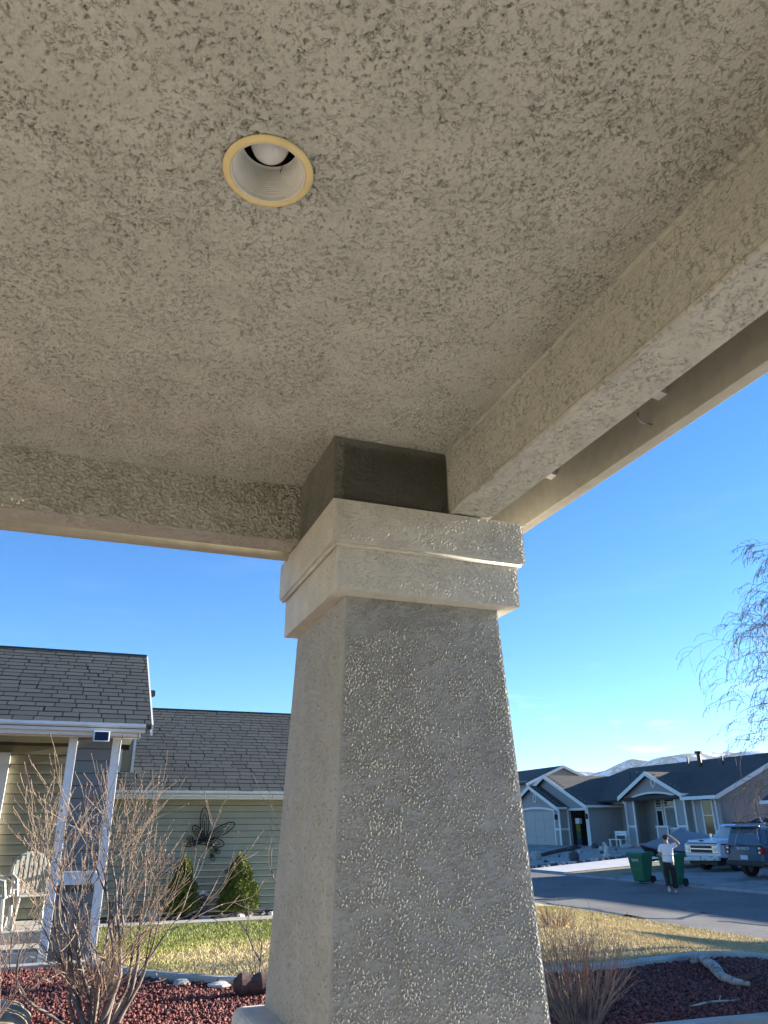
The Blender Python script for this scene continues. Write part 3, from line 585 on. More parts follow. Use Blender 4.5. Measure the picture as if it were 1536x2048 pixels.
# garage wing
YW=17.0
t=MB(); t.box(-.3,7.55,YW,YW+6,-.05,2.25); ww=t.build('wing_wall',M['siding_joint_shade'],nh)
for k in range(18):
    s=MB(); s.hexa([(.43,YW-.017,.06+k*.124),(7.55,YW-.017,.06+k*.124),(7.55,YW,.06+k*.124),(.43,YW,.06+k*.124)],[(.43,YW-.004,.172+k*.124),(7.55,YW-.004,.172+k*.124),(7.55,YW,.172+k*.124),(.43,YW,.172+k*.124)]); s.build('siding_board',M['siding'],ww)
YG2,ZG2,RUN2=16.55,2.315,4.36
wr=roof_plane('wing_roof',-0.2,8.0,YG2,ZG2,RUN2,nh,M['roof_base'])
shingle(-0.2,8.0,YG2-.02,ZG2,RUN2,wr,298,(0.6,4.3),seed=9)
b=MB(); b.box(-.2,8.0,YG2+RUN2-.06,YG2+RUN2+.12,ZG2+RUN2*SL_-.03,ZG2+RUN2*SL_+.012); b.build('ridge_cap',M['shingle'],wr)
bk=MB(); bk.prism([(YG2+RUN2,ZG2-.03+RUN2*SL_),(YG2+2*RUN2,ZG2-.03),(YG2+2*RUN2,ZG2-.08),(YG2+RUN2,ZG2-.08+RUN2*SL_)],-.2,8.0,'x'); bk.build('rear_slope',M['roof_base'],wr)
gutter(.50,8.0,YG2,ZG2-.005,nh,M['white_trim'])
b=MB(); b.box(.50,8.0,YG2+.102,YG2+.13,ZG2-.17,ZG2-.03); b.box(.50,8.0,YG2+.13,YW-.02,ZG2-.13,ZG2-.115); b.build('fascia_board',M['white_trim'],nh)
gw=MB(); gw.prism([(YW,2.25),(YW+6,2.25),(YW+3.9,4.3)],7.5,7.55,'x'); gw.build('gable_wall',M['siding'],nh)
dp=MB(); dp.tube([(0.50,YW-.10,2.18),(0.50,YW-.05,2.05),(0.50,YW-.05,.15)],.035,8); dp.build('downspout',M['white_trim'],nh)
# solar light hung under the eave
sl_=thing('solar_light','small dark solar panel light in white frame under the porch gutter','solar light',(0.155,11.33,2.78))
t=MB(); t.hexa([(.045,11.30,2.70),(.255,11.30,2.70),(.255,11.325,2.70),(.045,11.325,2.70)],[(.045,11.36,2.845),(.255,11.36,2.845),(.255,11.385,2.845),(.045,11.385,2.845)]); t.build('frame',M['white_trim'],sl_,bevel=.004)
t=MB(); t.hexa([(.062,11.300,2.716),(.238,11.300,2.716),(.238,11.312,2.714),(.062,11.312,2.714)],[(.062,11.351,2.832),(.238,11.351,2.832),(.238,11.362,2.832),(.062,11.362,2.832)]); t.build('solar_cell',M['solar'],sl_)
t=MB(); t.tube([(.15,11.36,2.80),(.15,11.50,2.83)],.012,6); t.build('bracket',M['white_trim'],sl_)
# resin chairs
def chair(x,y,z,rz,label):
    c=thing('resin_chair',label,'chair',(x,y,z),rz,'white resin chairs on the porch')
    s=MB(); s.prism([(-.24,-.24),(.24,-.24),(.22,.22),(-.22,.22)],.40,.43,'z'); s.build('seat',M['plastic_white'],c,local=True,bevel=.02)
    k=MB()
    arch=[(-.25,.23,.43)]+[(-.25*math.cos(t),.25+.05*math.sin(t),.72+.24*math.sin(t)) for t in np.linspace(0,math.pi,13)]+[(.25,.23,.43)]
    k.tube(arch,.03,6)
    for q in range(-3,4): k.box(q*.065-.02,q*.065+.02,.24,.262,.43,.72+.24*math.sqrt(max(0,1-(q*.065/.25)**2)))
    k.build('backrest',M['plastic_white'],c,local=True)
    for sx in (-1,1):
        for sy in (-1,1):
            l=MB(); l.tube([(sx*.21,sy*.20,.41),(sx*.25,sy*.25,0)],[.035,.028],6); l.build('leg',M['plastic_white'],c,local=True)
        l=MB(); l.tube([(sx*.25,.24,.66),(sx*.27,0,.66),(sx*.26,-.2,.62),(sx*.24,-.23,.42)],.03,6); l.build('armrest',M['plastic_white'],c,local=True)
    return c
chair(-.50,13.15,.32,R(15),'white resin chair with slotted arched back beside the siding pillar')
chair(-1.0,12.95,.32,R(80),'white resin chair turned sideways by the porch doorway')
# wall flower
wf=thing('wall_flower','dark wire flower sculpture with looped petals on olive siding','wall art',(2.46,YW-.05,1.36))
FC=Vector((2.46,YW-.07,1.38))
def petal(tip,wd,n=22,th=.011,inner=True):
    tip=Vector((tip[0],YW-.09,tip[1])); d=tip-FC; L=d.length; d.normalize(); s=Vector((-d.z,0,d.x))
    P=[FC+d*(L*(.5-.5*math.cos(t)))+s*(wd*math.sin(t)*(0.55+.45*math.sin(t/2)))+Vector((0,-.05*math.sin(t/2),0)) for t in np.linspace(0,2*math.pi,n)]
    m=MB(); m.tube(P,th,6)
    if inner:
        Q=[FC+d*(L*(.45-.35*math.cos(t)))+s*(wd*.45*math.sin(t))+Vector((0,-.03,0)) for t in np.linspace(0,2*math.pi,n)]; m.tube(Q,th*.7,5)
        m.tube([FC,FC+d*L*.6],th*.7,5); 
    m.build('petal',M['black_metal'],wf,smooth=True)
for tip,wd in (((2.40,1.99),.10),((3.04,1.69),.10),((2.20,1.64),.08),((2.85,1.29),.085),((2.08,1.28),.05)): petal(tip,wd)
def leaf(tip):
    m=MB(); tip=Vector((tip[0],YW-.07,tip[1])); st=FC+Vector((.05,0,-.1)); d=(tip-st).normalized(); s=Vector((-d.z,0,d.x)); L=(tip-st).length
    m.tube([st,st+d*L*.5+s*.04,tip-d*.12],.009,5); P=[tip-d*.07+d*.075*math.cos(t)+s*.042*math.sin(t) for t in np.linspace(0,2*math.pi,14)]; m.tube(P,.008,5)
    m.add([tuple(tip-d*.09+d*.045*math.cos(t)+s*.026*math.sin(t)+Vector((0,-.004,0))) for t in np.linspace(0,2*math.pi,10)[:-1]],[tuple(range(9))])
    m.build('leaf',M['black_metal'],wf,smooth=False)
leaf((2.68,1.0)); leaf((2.79,1.14)); leaf((2.10,1.44))
m=MB(); m.ball(FC,.035); m.tube([FC,FC+Vector((0,.05,-.02))],.012,6); m.build('hub',M['black_metal'],wf)
# dwarf spruces
def spruce(x,y,h,r,label,seed):
    g=np.random.default_rng(seed); t=thing('dwarf_spruce',label,'tree',(x,y,0),0,'dwarf spruces against the olive wall')
    k=MB(); k.tube([(x,y,-.05),(x,y,h*.6)],[.04,.015],7); k.build('trunk',M['bark_grey'],t)
    n=13000; u=1-np.sqrt(g.uniform(0,1,n)); zz=.13+u*(h-.13); lump=1+.10*np.sin(7*zz/h*3+g.uniform(0,6))
    th=g.uniform(0,2*np.pi,n); rr=r*np.power(np.clip(1-u,0,1),.66)*lump*(1+.13*np.sin(5*th+9*u)+.10*np.sin(9*th-17*u))*np.where(u<.1,.72+2.8*u,1)
    rad=rr*np.sqrt(g.uniform(.55,1.0,n)); P=np.stack([x+rad*np.cos(th),y+rad*np.sin(th),zz],-1)
    D=np.stack([np.cos(th),np.sin(th),g.uniform(.2,1.2,n)],-1)+g.normal(0,.5,(n,3)); D/=np.linalg.norm(D,axis=1)[:,None]
    S=np.cross(D,g.normal(size=(n,3))); S/=np.linalg.norm(S,axis=1)[:,None]; ln=g.uniform(.03,.062,n)[:,None]; wd=g.uniform(.006,.013,n)[:,None]
    V=np.stack([P-S*wd,P+S*wd,P+D*ln],1).reshape(-1,3)
    props(link('crown',npmesh('crown',V,np.arange(3*n).reshape(-1,3)),M['spruce'],t),kind='stuff')
    c=MB(); c.lathe([(.001,h*.94)]+[(r*.72*(1-q)**.66,.16+q*(h-.16)) for q in np.linspace(.9,0,9)]+[(.02,.10)],(x,y),14); c.build('inner_boughs',M['spruce'],t)
spruce(2.05,16.42,1.13,.31,'narrow dwarf spruce half hidden by the bare shrub',1)
spruce(3.13,16.42,1.15,.425,'broad conical dwarf spruce standing clear against the siding',2)
# fountain between them
fo=thing('garden_fountain','black tiered garden fountain topped with pale stones','fountain',(2.45,16.42,0))
for k,(r0,z0,z1) in enumerate(((.13,.02,.12),(.115,.14,.22),(.10,.24,.31),(.09,.33,.39))):
    m=MB(); m.lathe([(.02,z0),(r0*.6,z0),(r0,z1-.02),(r0,z1),(r0*.85,z1),(r0*.8,z1-.02),(.01,z1-.02)],(2.45,16.42),14); m.build('basin',M['rock_dark'],fo,smooth=False)
m=MB(); m.tube([(2.45,16.42,0),(2.45,16.42,.42)],.045,8); m.build('pedestal',M['rock_dark'],fo)
g=random.Random(4)
for k in range(7):
    a=k*.9; m=MB(); m.ball((2.45+.075*math.cos(a),16.42+.06*math.sin(a),.42+.02*(k%3)),(.035,.03,.03),8,5,.15,g); m.build('stone',M['rock_pale'],fo)
# cobbles in the strip under the wall
def rock(name,label,cat,x,y,z,r,m,seed,group=None,flat=.7,parent=None):
    g=random.Random(seed); b=MB(); rx=r*g.uniform(.8,1.3); b.ball((x,y,z+r*flat*.55),(rx,r*g.uniform(.75,1.1),r*flat),9,6,.13,g)
    return props(b.build(name,m,None,smooth=False),label,cat,group,'thing')
sheet('stone_strip',[(.45,16.15),(7.7,16.15),(7.7,17.0),(.45,17.0)],1.0,0.006,M['rock_dark'],kind='structure')
g=random.Random(8)
for k in range(64):
    x=g.uniform(.6,4.25) if k<52 else g.uniform(2.9,4.2); y=16.2+abs(g.gauss(0,.16)) if k%3 else g.uniform(16.25,16.9)
    pale=g.random()<.55; rock('cobble','%s river cobble in the strip along the olive wall'%('pale' if pale else 'dark'),'cobble',x,min(y,16.9),0.0,g.uniform(.03,.075),M['rock_pale'] if pale else M['rock_dark'],k,'%s cobbles along the olive wall'%('pale' if pale else 'dark'))
rock('garden_stone','pale knobbly garden stone among the cobbles left of the spruces','stone',1.54,16.45,0,.15,M['rock_pale'],71,flat=.75)
rock('garden_stone','biggest pale round cobble standing before the broad spruce','stone',3.12,16.24,0,.085,M['rock_pale'],72,flat=.9)
lm=thing('path_light','small grey pointed path light behind the bare shrub','path light',(.98,16.4,0))
m=MB(); m.lathe([(.07,.27),(.05,.33),(.003,.42)],(.98,16.4),10); m.build('cap',M['steel'],lm); m=MB(); m.tube([(.98,16.4,0),(.98,16.4,.28)],.012,6); m.build('stake',M['black_metal'],lm)
# bed stones, boulder, logs
def boulder(c,r,seed):
    g=random.Random(seed); b=MB(); b.ball((0,0,0),1,36,22); ph=[(g.uniform(0,6),Vector((g.gauss(0,1),g.gauss(0,1),g.gauss(0,1)))*k,a) for k,a in ((1.2,.07),(2.4,.035),(4.5,.012),(9,.004)) for _ in range(3)]
    b.v=[(lambda p,q:(c[0]+p.x*r[0]*q,c[1]+p.y*r[1]*q,c[2]+p.z*r[2]*q))(Vector(p),1+sum(a*math.sin(Vector(p).dot(k)+f) for f,k,a in ph)) for p in b.v]; return b
props(boulder((-.40,8.22,.05),(.24,.30,.17),3).build('boulder',M['rock_tan'],None,smooth=True),'tan rounded boulder half out of frame in the red lava rock','boulder',None,'thing')
rock('flat_stone','flat grey stone lying against the curved concrete edging','stone',1.66,9.55,0,.11,M['rock_pale'],5,flat=.35)
rock('flat_stone','smaller sharp grey stone by the edging, left of the flat one','stone',1.30,9.86,0,.08,M['rock_pale'],6,flat=.5)
lg=thing('old_log','dark rotting log lying on lava rock behind the column','log',(2.0,9.0,0))
b=MB(); b.tube([(1.72+.07*k,9.0-.004*k,.10+.008*math.sin(k*1.7)) for k in range(20)],[.085+.018*math.sin(k*1.3)*math.cos(k*.6)+(.01 if k else -.03) for k in range(20)],14); b.build('log_body',M['old_log'],lg)
dl=thing('driftwood_log','weathered grey driftwood log with pointed upright end on lava rock','driftwood',(7.0,8.0,0))
def dw(pts,rad): 
    o=[]; 
    b=MB(); b.tube(pts,rad,10); return b
b=dw([(7.60,8.95,.10),(7.48,8.75,.09),(7.30,8.42,.07),(7.08,8.05,.085),(6.93,7.83,.08),(6.80,7.62,.06),(6.76,7.40,.05),(6.80,7.24,.05)],[.012,.032,.052,.062,.06,.05,.038,.022]); b.build('log_body',M['driftwood'],dl,smooth=True)
b=dw([(6.78,7.40,.06),(6.86,7.28,.10),(6.98,7.26,.14)],[.035,.028,.016]); b.build('branch_stub',M['old_log'],dl,smooth=True)
b=dw([(7.40,8.60,.08),(7.32,8.70,.02)],[.05,.03]); b.build('branch_stub',M['driftwood'],dl,smooth=True)
sk=thing('stick','thin pale forked stick lying on lava rock','stick',(5.9,6.7,0)); b=MB(); b.tube([(5.55,6.72,.03),(5.85,6.78,.035),(6.15,6.72,.04)],[.008,.012,.008],5); b.tube([(5.95,6.76,.035),(6.1,6.9,.05)],[.008,.004],5); b.build('stick_wood',M['driftwood'],sk)
# ------------------------------------------------------------------ bare shrubs and trees
def grow(mb,p,d,L,r,depth,g,up=0.25,seg=0.09,kink=0.22,split=(2,3),ends=None,tips=None,ratio=.72,spread=.55,thin=None,sides=None,minr=.0026):
    """one branch as a bent tube; children leave along its upper half"""
    n=max(3,int(L/seg)); pts=[p.copy()]; q=p.copy(); dd=d.normalized(); rad=[r]
    for i in range(n):
        dd=(dd+Vector((g.gauss(0,kink),g.gauss(0,kink),g.gauss(0,kink*.7)))*.45+Vector((0,0,up*.25))).normalized()
        q=q+dd*(L/n); pts.append(q.copy()); rad.append(max(minr,r*(1-.45*(i+1)/n)))
    tgt=mb if (thin is None or r>.0042) else thin
    tgt.tube(pts,rad,6 if r>.012 else (5 if r>.005 else 3),cap=r>.005)
    if depth<=0:
        if tips is not None: tips.append((pts[-1],dd.copy(),pts))
        return
    k=g.randint(*split)
    for c in range(k):
        t=g.uniform(.45,1.0) if c else 1.0
        i=min(n,max(1,int(t*n))); a=(pts[i]-pts[i-1]).normalized(); o=a.orthogonal().normalized(); o.rotate(Matrix.Rotation(g.uniform(0,6.28),3,a)); 
        nd=(a+o*g.uniform(.25,1)*spread*(0.5 if c==0 else 1)).normalized()
        grow(mb,pts[i],nd,L*ratio*g.uniform(.75,1.15),max(minr,rad[i]*(.82 if c==0 else .66)),depth-1,g,up,seg,kink,split,ends,tips,ratio,spread,thin,sides,minr)
def lilac(name,label,base,stems,seed,depth=4,buds=True,leaves=30,loc_group=None,m=None,mt=None,dense=1,fill=0):
    g=random.Random(seed); t=thing(name,label,'shrub',base,0,loc_group); tips=[]; thin=MB()
    for (dx,dy,L,r,ox,oy) in stems:
        b=MB(); grow(b,Vector((base[0]+ox,base[1]+oy,base[2]-.05)),Vector((dx,dy,1)),L,r,depth,g,up=.30,tips=tips,thin=thin,split=(2,3),spread=.74,ratio=.76,kink=.28); b.build('stem',m or M['bark_grey'],t,smooth=True)
    for q in range(fill):
        a=g.uniform(0,6.28); b=MB(); h=g.uniform(.0,.55); s_=g.uniform(.15,.55)
        p0=Vector((base[0]+s_*h*math.cos(a)*.9,base[1]+s_*h*math.sin(a)*.6,base[2]+h)); grow(thin,p0,Vector((math.cos(a)*.9,math.sin(a)*.7,g.uniform(.5,1.1))),g.uniform(.28,.48),.0045,2,g,up=.22,tips=tips,thin=thin,split=(2,3),spread=.8,kink=.32)
    thin.build('twigs',mt or M['bark_pale'],t,fix=False,kind='stuff')
    if buds:
        b=MB()
        for (p,d,pts) in tips:
            b.ball(p,(.0065,.0065,.010),5,4) if p.z>1.2 else None
            for i in range(1,len(pts)-1):
                if g.random()<.3 and pts[i].z>1.2: 
                    for s in (-1,1): 
                        o=d.orthogonal().normalized()*.006*s; b.ball(pts[i]+o,(.0052,.0052,.007),4,3)
        b.build('buds',M['bud'],t,fix=False,kind='stuff')
    if leaves:
        b=MB()
        for k in range(leaves):
            p,d,pts=tips[g.randrange(len(tips))]; p=pts[0]+Vector((g.gauss(0,.03),g.gauss(0,.03),g.gauss(0,.05)))
            for j in range(3):
                a=Vector((g.gauss(0,1),g.gauss(0,1),g.gauss(-.3,1))).normalized(); s=a.orthogonal().normalized(); c=p+Vector((g.gauss(0,.02),g.gauss(0,.02),g.gauss(0,.03)))
                b.add([c,c+a*.012+s*.005,c+a*.028,c+a*.012-s*.005],[(0,1,2,3)])
        b.build('dried_leaves',M['dry_leaf'],t,fix=False,kind='stuff')
    return t
lilac('bare_shrub','big leafless shrub with knobbly pale twigs in front of the siding pillar',(.36,8.15,0),
   [(-.55,.05,.74,.026,-.05,.0),(-.26,.1,.84,.028,-.02,.05),(-.02,-.05,.88,.027,.03,.0),(.14,.12,.84,.026,.06,.06),(.42,.0,.82,.025,.10,.0),(.75,.05,.62,.021,.14,-.03),(-.95,-.1,.70,.022,-.10,-.04),(.28,-.1,.84,.022,.08,-.05),(-.75,.15,.74,.020,-.08,.03),(-.4,-.15,.8,.018,-.06,-.05),(.55,.15,.72,.018,.1,.05),(.05,.2,.8,.018,0,.08)],21,depth=4,leaves=30,fill=58)
lilac('bare_shrub','reddish fine-stemmed bare shrub cut off beside the tan boulder',(-.62,7.6,0),
   [(.35,.1,.42,.010,.05,0),(.1,-.1,.45,.010,.0,.05),(-.15,.1,.45,.010,-.05,0),(.55,0,.38,.009,.08,-.05),(-.3,0,.45,.009,-.08,0),(.7,.1,.33,.008,.09,.05),(.2,.2,.5,.009,.03,.08)],5,depth=3,buds=False,leaves=0,m=M['bark_red'],mt=M['bark_red'])
lilac('bare_shrub','leafless shrub peeping past the column edge below the white gutter',(2.78,10.2,0),
   [(-.16,.02,.95,.022,-.04,0),(-.02,0,1.0,.022,0,.04),(.15,.05,.95,.02,.05,0),(.3,-.05,.8,.018,.08,0)],17,depth=3,leaves=12)
def sapling(base,segs,label):
    t=thing('bare_sapling',label,'sapling',base); g=random.Random(int(base[0]*100)); b=MB(); tw=MB()
    for (pts,r) in segs:
        P=[Vector(base)+Vector(p) for p in pts]; b.tube(P,[r*(1-.6*i/(len(P)-1)) for i in range(len(P))],5)
        for k in range(5):
            i=g.randrange(1,len(P)); q=P[i-1].lerp(P[i],g.random()); d=Vector((g.uniform(-1,1),g.uniform(-.5,.5),g.uniform(.4,1))).normalized(); tw.tube([q,q+d*.05,q+d*.11+Vector((0,0,.03))],[.0028,.0022,.0014],3,cap=False)
    b.build('stem',M['bark'],t,smooth=True); tw.build('twigs',M['bark'],t,fix=False,kind='stuff')
sapling((2.14,9.7,0),[([(0,0,-.02),(0,0,.20),(-.09,0,.33),(-.17,.02,.50),(-.27,.02,.62)],.012),([(0,0,.16),(.01,0,.38),(-.02,.02,.43),(-.035,0,.60)],.010),([(-.17,.02,.5),(-.16,.02,.66),(-.18,0,.80)],.006)],'forked bare sapling in front of the straw lawn by the column')
sapling((1.98,9.15,0),[([(0,0,-.02),(-.01,0,.25),(-.05,0,.45),(-.12,0,.62)],.008),([(0,0,.1),(-.06,0,.22),(-.13,.02,.30)],.005)],'thin bare sapling nearest the dark rotting log')
# reddish twiggy shrub right of the column
def twiggy(name,label,base,n,H,spread,seed,m1,m2,tilt=(0,0)):
    g=random.Random(seed); t=thing(name,label,'shrub',base); tips=[]; thin=MB()
    for k in range(n):
        a=g.uniform(0,6.28); s=spread*math.sqrt(g.random()); b=MB()
        grow(b,Vector((base[0]+.10*math.cos(a),base[1]+.08*math.sin(a),base[2]-.03)),Vector((s*math.cos(a)+tilt[0],s*math.sin(a)+tilt[1],1)),H*g.uniform(.42,.6),g.uniform(.004,.0075),2,g,up=.20,seg=.08,kink=.26,split=(2,3),tips=tips,spread=.42,ratio=.62,thin=thin,minr=.0014)
        if b.v: b.build('stem',m1,t,smooth=False)
    thin.build('twigs',m2,t,fix=False,kind='stuff'); return t
twiggy('twiggy_shrub','vase-shaped shrub of fine reddish twigs right beside the column',(4.22,6.5,0),80,.86,.75,33,M['bark'],M['bark_red'])
twiggy('twiggy_shrub','small dark red shrub on the lawn near the street, next to the column edge',(7.85,12.6,-.02),40,.42,.9,35,M['bark_red'],M['bark_red'])
twiggy('twiggy_shrub','dark purplish bare shrub beside the open garage doorway',(33.3,46.0,.25),46,1.65,.75,37,M['bark_red'],M['bark_red'])
# weeping birch reaching in from outside the frame
def birch():
    g=random.Random(77); base=Vector((12.2,9.9,-.43)); t=thing('weeping_birch','leafless weeping birch whose drooping twigs hang against the sky','tree',tuple(base)); tr=MB(); tw=MB()
    P=[base+Vector((.10*math.sin(k*.7),.08*math.cos(k),k*.60)) for k in range(13)]; tr.tube(P,[.13*(1-k/13.1)**1.1 for k in range(13)],10); tr.build('trunk',M['bark_birch'],t,smooth=True)
    def droop(q,d,L,r,dep):
        n=9; pts=[q.copy()]; rad=[r]; dd=d.normalized()
        for i in range(n):
            dd=(dd+Vector((g.gauss(0,.07),g.gauss(0,.07),-.16-(.10 if dep==0 else 0)))).normalized() if i>1 else (dd+Vector((g.gauss(0,.06),g.gauss(0,.06),.05))).normalized()
            q=q+dd*(L/n); pts.append(q.copy()); rad.append(max(.0030,r*(1-.8*(i+1)/n)))
        (b if r>.008 else tw).tube(pts,rad,5 if r>.008 else 3,cap=False)
        if dep>0:
            for c in range(5 if dep==2 else 6):
                i=g.randint(2,n); a=(pts[i]-pts[i-1]).normalized(); o=Vector((g.gauss(0,1),g.gauss(0,1),g.gauss(.3,.6))).normalized()
                droop(pts[i],(a*.8+o*.7),L*g.uniform(.36,.62),max(.0036,rad[i]*.6),dep-1)
        else:
            for i in range(3,n+1):
                if g.random()<.3: p=pts[i]; tw.ball(p+Vector((0,0,-.02)),(.007,.007,.016),4,3)
    for k in range(62):
        z=1.5+k*.087; i=min(11,int((z)/.60)); q=P[i].lerp(P[i+1],(z/.60)%1); a=R(125)+g.gauss(0,.75) if k%3 else g.uniform(0,6.28)
        b=MB(); droop(q,Vector((math.cos(a),math.sin(a),g.uniform(.35,.95))),g.uniform(1.0,1.75)*(1 if z<5.2 else .7),.020*(1-z/12),2); b.build('limb',M['bark_birch'],t,smooth=True)
    tw.build('twigs',M['bark_birch'],t,fix=False,kind='stuff')
birch()
def far_tree(x,y,z,H,label,seed):
    g=random.Random(seed); t=thing('bare_tree',label,'tree',(x,y,z)); b=MB(); thin=MB(); grow(b,Vector((x,y,z)),Vector((0,0,1)),H*.36,.14,5,g,up=.5,seg=.5,kink=.15,split=(2,4),spread=.6,ratio=.66,minr=.016); b.build('trunk',M['bark'],t)
    return t
far_tree(52,66,0,9.2,'bare pale tree rising behind the grey house roofs',41)

g=random.Random(55); fl_=MB()
for k in range(420):
    x,y=g.uniform(-1.2,9.2),g.uniform(6.4,15.4)
    if not (-1.2<x<2.4 and 7.5<y<11.5 or 4.5<x<9.2 and 6.4<y<13): continue
    z=float(zg(x,y))+.03; a=g.uniform(0,6.28); s_=g.uniform(.012,.026); c=Vector((x,y,z)); u=Vector((math.cos(a),math.sin(a),g.uniform(-.3,.5)))*s_; w=Vector((-math.sin(a),math.cos(a),g.uniform(-.3,.5)))*s_*.5
    fl_.add([c-u,c+w,c+u,c-w],[(0,1,2,3)])
fl_.build('fallen_leaves',M['dry_leaf'],None,fix=False,kind='stuff',label='scattered dry leaves on the lava rock and lawn')
# ------------------------------------------------------------------ grey house across the street
M['grey_wall']=mat('grey_lap_siding',(0.30,0.288,0.275),0.75,0.05,3,0.0005,60,rand=0.02)
M['grey_panel']=mat('grey_panel',(0.31,0.30,0.29),0.75,0.05,3,0.0005,60)
M['grey_trim']=mat('pale_grey_trim',(0.70,0.69,0.66),0.5,0.05,6)
M['garage_door']=mat('garage_door',(0.38,0.365,0.345),0.6,0.04,4)
def roof_mat(name,c):
    m,n,l,b=nt(name); b.inputs['Roughness'].default_value=0.95
    t=n.new('ShaderNodeTexCoord'); k=n.new('ShaderNodeTexBrick'); k.offset=.5; k.inputs['Scale'].default_value=1.0; k.inputs['Brick Width'].default_value=.33; k.inputs['Row Height'].default_value=.15; k.inputs['Mortar Size'].default_value=.012
    k.inputs['Color1'].default_value=(*[q*1.12 for q in c],1); k.inputs['Color2'].default_value=(*[q*.82 for q in c],1); k.inputs['Mortar'].default_value=(*[q*.5 for q in c],1)
    mp=n.new('ShaderNodeMapping'); l.new(t.outputs['UV'],mp.inputs['Vector']); l.new(mp.outputs['Vector'],k.inputs['Vector'])
    z=n.new('ShaderNodeTexNoise'); z.inputs['Scale'].default_value=1.7; z.inputs['Detail'].default_value=7; r=n.new('ShaderNodeMapRange'); r.inputs['To Min'].default_value=.75; r.inputs['To Max'].default_value=1.25; l.new(t.outputs['Object'],z.inputs['Vector']); l.new(z.outputs['Fac'],r.inputs['Value'])
    s=n.new('ShaderNodeVectorMath'); s.operation='SCALE'; l.new(k.outputs['Color'],s.inputs[0]); l.new(r.outputs['Result'],s.inputs['Scale']); l.new(s.outputs[0],b.inputs['Base Color']); return m
M['far_roof']=roof_mat('far_shingles',(0.075,0.07,0.064))
def slab(name,c,parent,m,th=0.12):
    """roof slope from four corners (eave a, eave b, ridge b, ridge a), thickness downwards, UV in metres"""
    c=[Vector(p) for p in c]; u=(c[1]-c[0]).normalized(); n=(c[1]-c[0]).cross(c[3]-c[0]).normalized()
    if n.z<0: n=-n
    v=n.cross(u); b=MB(); lo=[p-n*th for p in c]
    b.add([tuple(p) for p in c+lo],[(0,1,2,3),(7,6,5,4),(0,4,5,1),(1,5,6,2),(2,6,7,3),(3,7,4,0)]); o=b.build(name,m,parent); me=o.data
    uv=me.uv_layers.new(name='UVMap')
    for lp in me.loops: p=Vector(me.vertices[lp.vertex_index].co)-c[0]; uv.data[lp.index].uv=(p.dot(u),p.dot(v))
    return o
def lap(name,x,y0,y1,z0,z1,parent,m,top=None,st=.15):
    """lap siding on a wall facing -X: joined courses, cut to a gable line top(y)->z if given"""
    b=MB(); z=z0
    while z<z1-.02:
        h=min(st,z1-z); a,c=y0,y1
        if top: 
            a,c=top(z+h*.5)
            if c-a<.1: break
        b.add([(x-.018,a,z),(x-.018,c,z),(x-.003,c,z+h),(x-.003,a,z+h),(x,a,z),(x,c,z)],[(0,1,2,3),(0,4,5,1)]); z+=st
    return b.build(name,m,parent,fix=False,kind='stuff')
gh=thing('grey_house','single storey grey house with garage gables, arched entry porch and dark shingle roof','house',(34,42,.3))
GB=.28
# main body walls
w=MB(); w.box(34.4,45,35.5,38.0,GB-.3,3.0); w.box(34.6,45,38.0,43.3,GB-.3,3.0); w.box(34.4,45,43.3,56,GB-.3,3.0); w.build('wall',M['grey_wall'],gh)
lap('siding',34.4,43.8,48.9,GB,3.0,gh,M['grey_wall'])
w=MB(); w.prism([(33.35,3.0),(44.6,3.0),(39.0,5.45)],35.45,35.62,'y'); w.box(33.35,44.6,35.46,35.6,GB-.3,3.0); ew=w.build('end_wall',M['grey_panel'],gh)
for k in range(14):
    t=MB(); t.box(33.55+k*.8,33.58+k*.8,35.435,35.462,GB,2.95); t.build('batten',M['grey_panel'],ew)
t=MB(); t.box(33.4,44.6,35.43,35.455,2.97,3.03); t.build('band_board',M['grey_panel'],ew)
E0,RDG,RX=2.98,5.55,38.6
mr=slab('main_roof',[(32.75,34.95,E0+.10),(32.75,53.5,E0+.10),(RX,49.6,RDG),(RX,34.95,RDG)],gh,M['far_roof'])
slab('main_roof',[(44.9,34.95,E0+.1),(44.9,56,E0+.1),(RX,49.6,RDG),(RX,34.95,RDG)],gh,M['far_roof'])
# end rake trim, gutters, downspouts
t=MB(); t.hexa([(32.70,34.90,E0-.14),(RX,34.90,RDG-.26),(RX,34.945,RDG-.26),(32.70,34.945,E0-.14)],[(32.70,34.90,E0+.09),(RX,34.90,RDG-.01),(RX,34.945,RDG-.01),(32.70,34.945,E0+.09)]); t.build('rake_board',M['grey_trim'],gh)
t=MB(); t.box(32.62,32.75,34.95,37.75,E0-.10,E0+.08); t.build('gutter',M['grey_trim'],gh)
t=MB(); t.box(33.75,33.9,43.9,48.7,2.86,3.0); t.build('gutter',M['grey_trim'],gh)
slab('main_roof',[(33.8,43.4,2.99),(33.8,49.0,2.99),(36.5,49.0,4.12),(36.5,43.4,4.12)],gh,M['far_roof'],.08)
for (x,y,z0) in ((33.0,35.36,.2),(32.9,43.15,.3),(32.1,46.2,.3)):
    t=MB(); t.tube([(x-.2,y,2.98),(x-.05,y,2.75),(x-.05,y,z0)],.045,6); t.build('downspout',M['grey_trim'],gh)
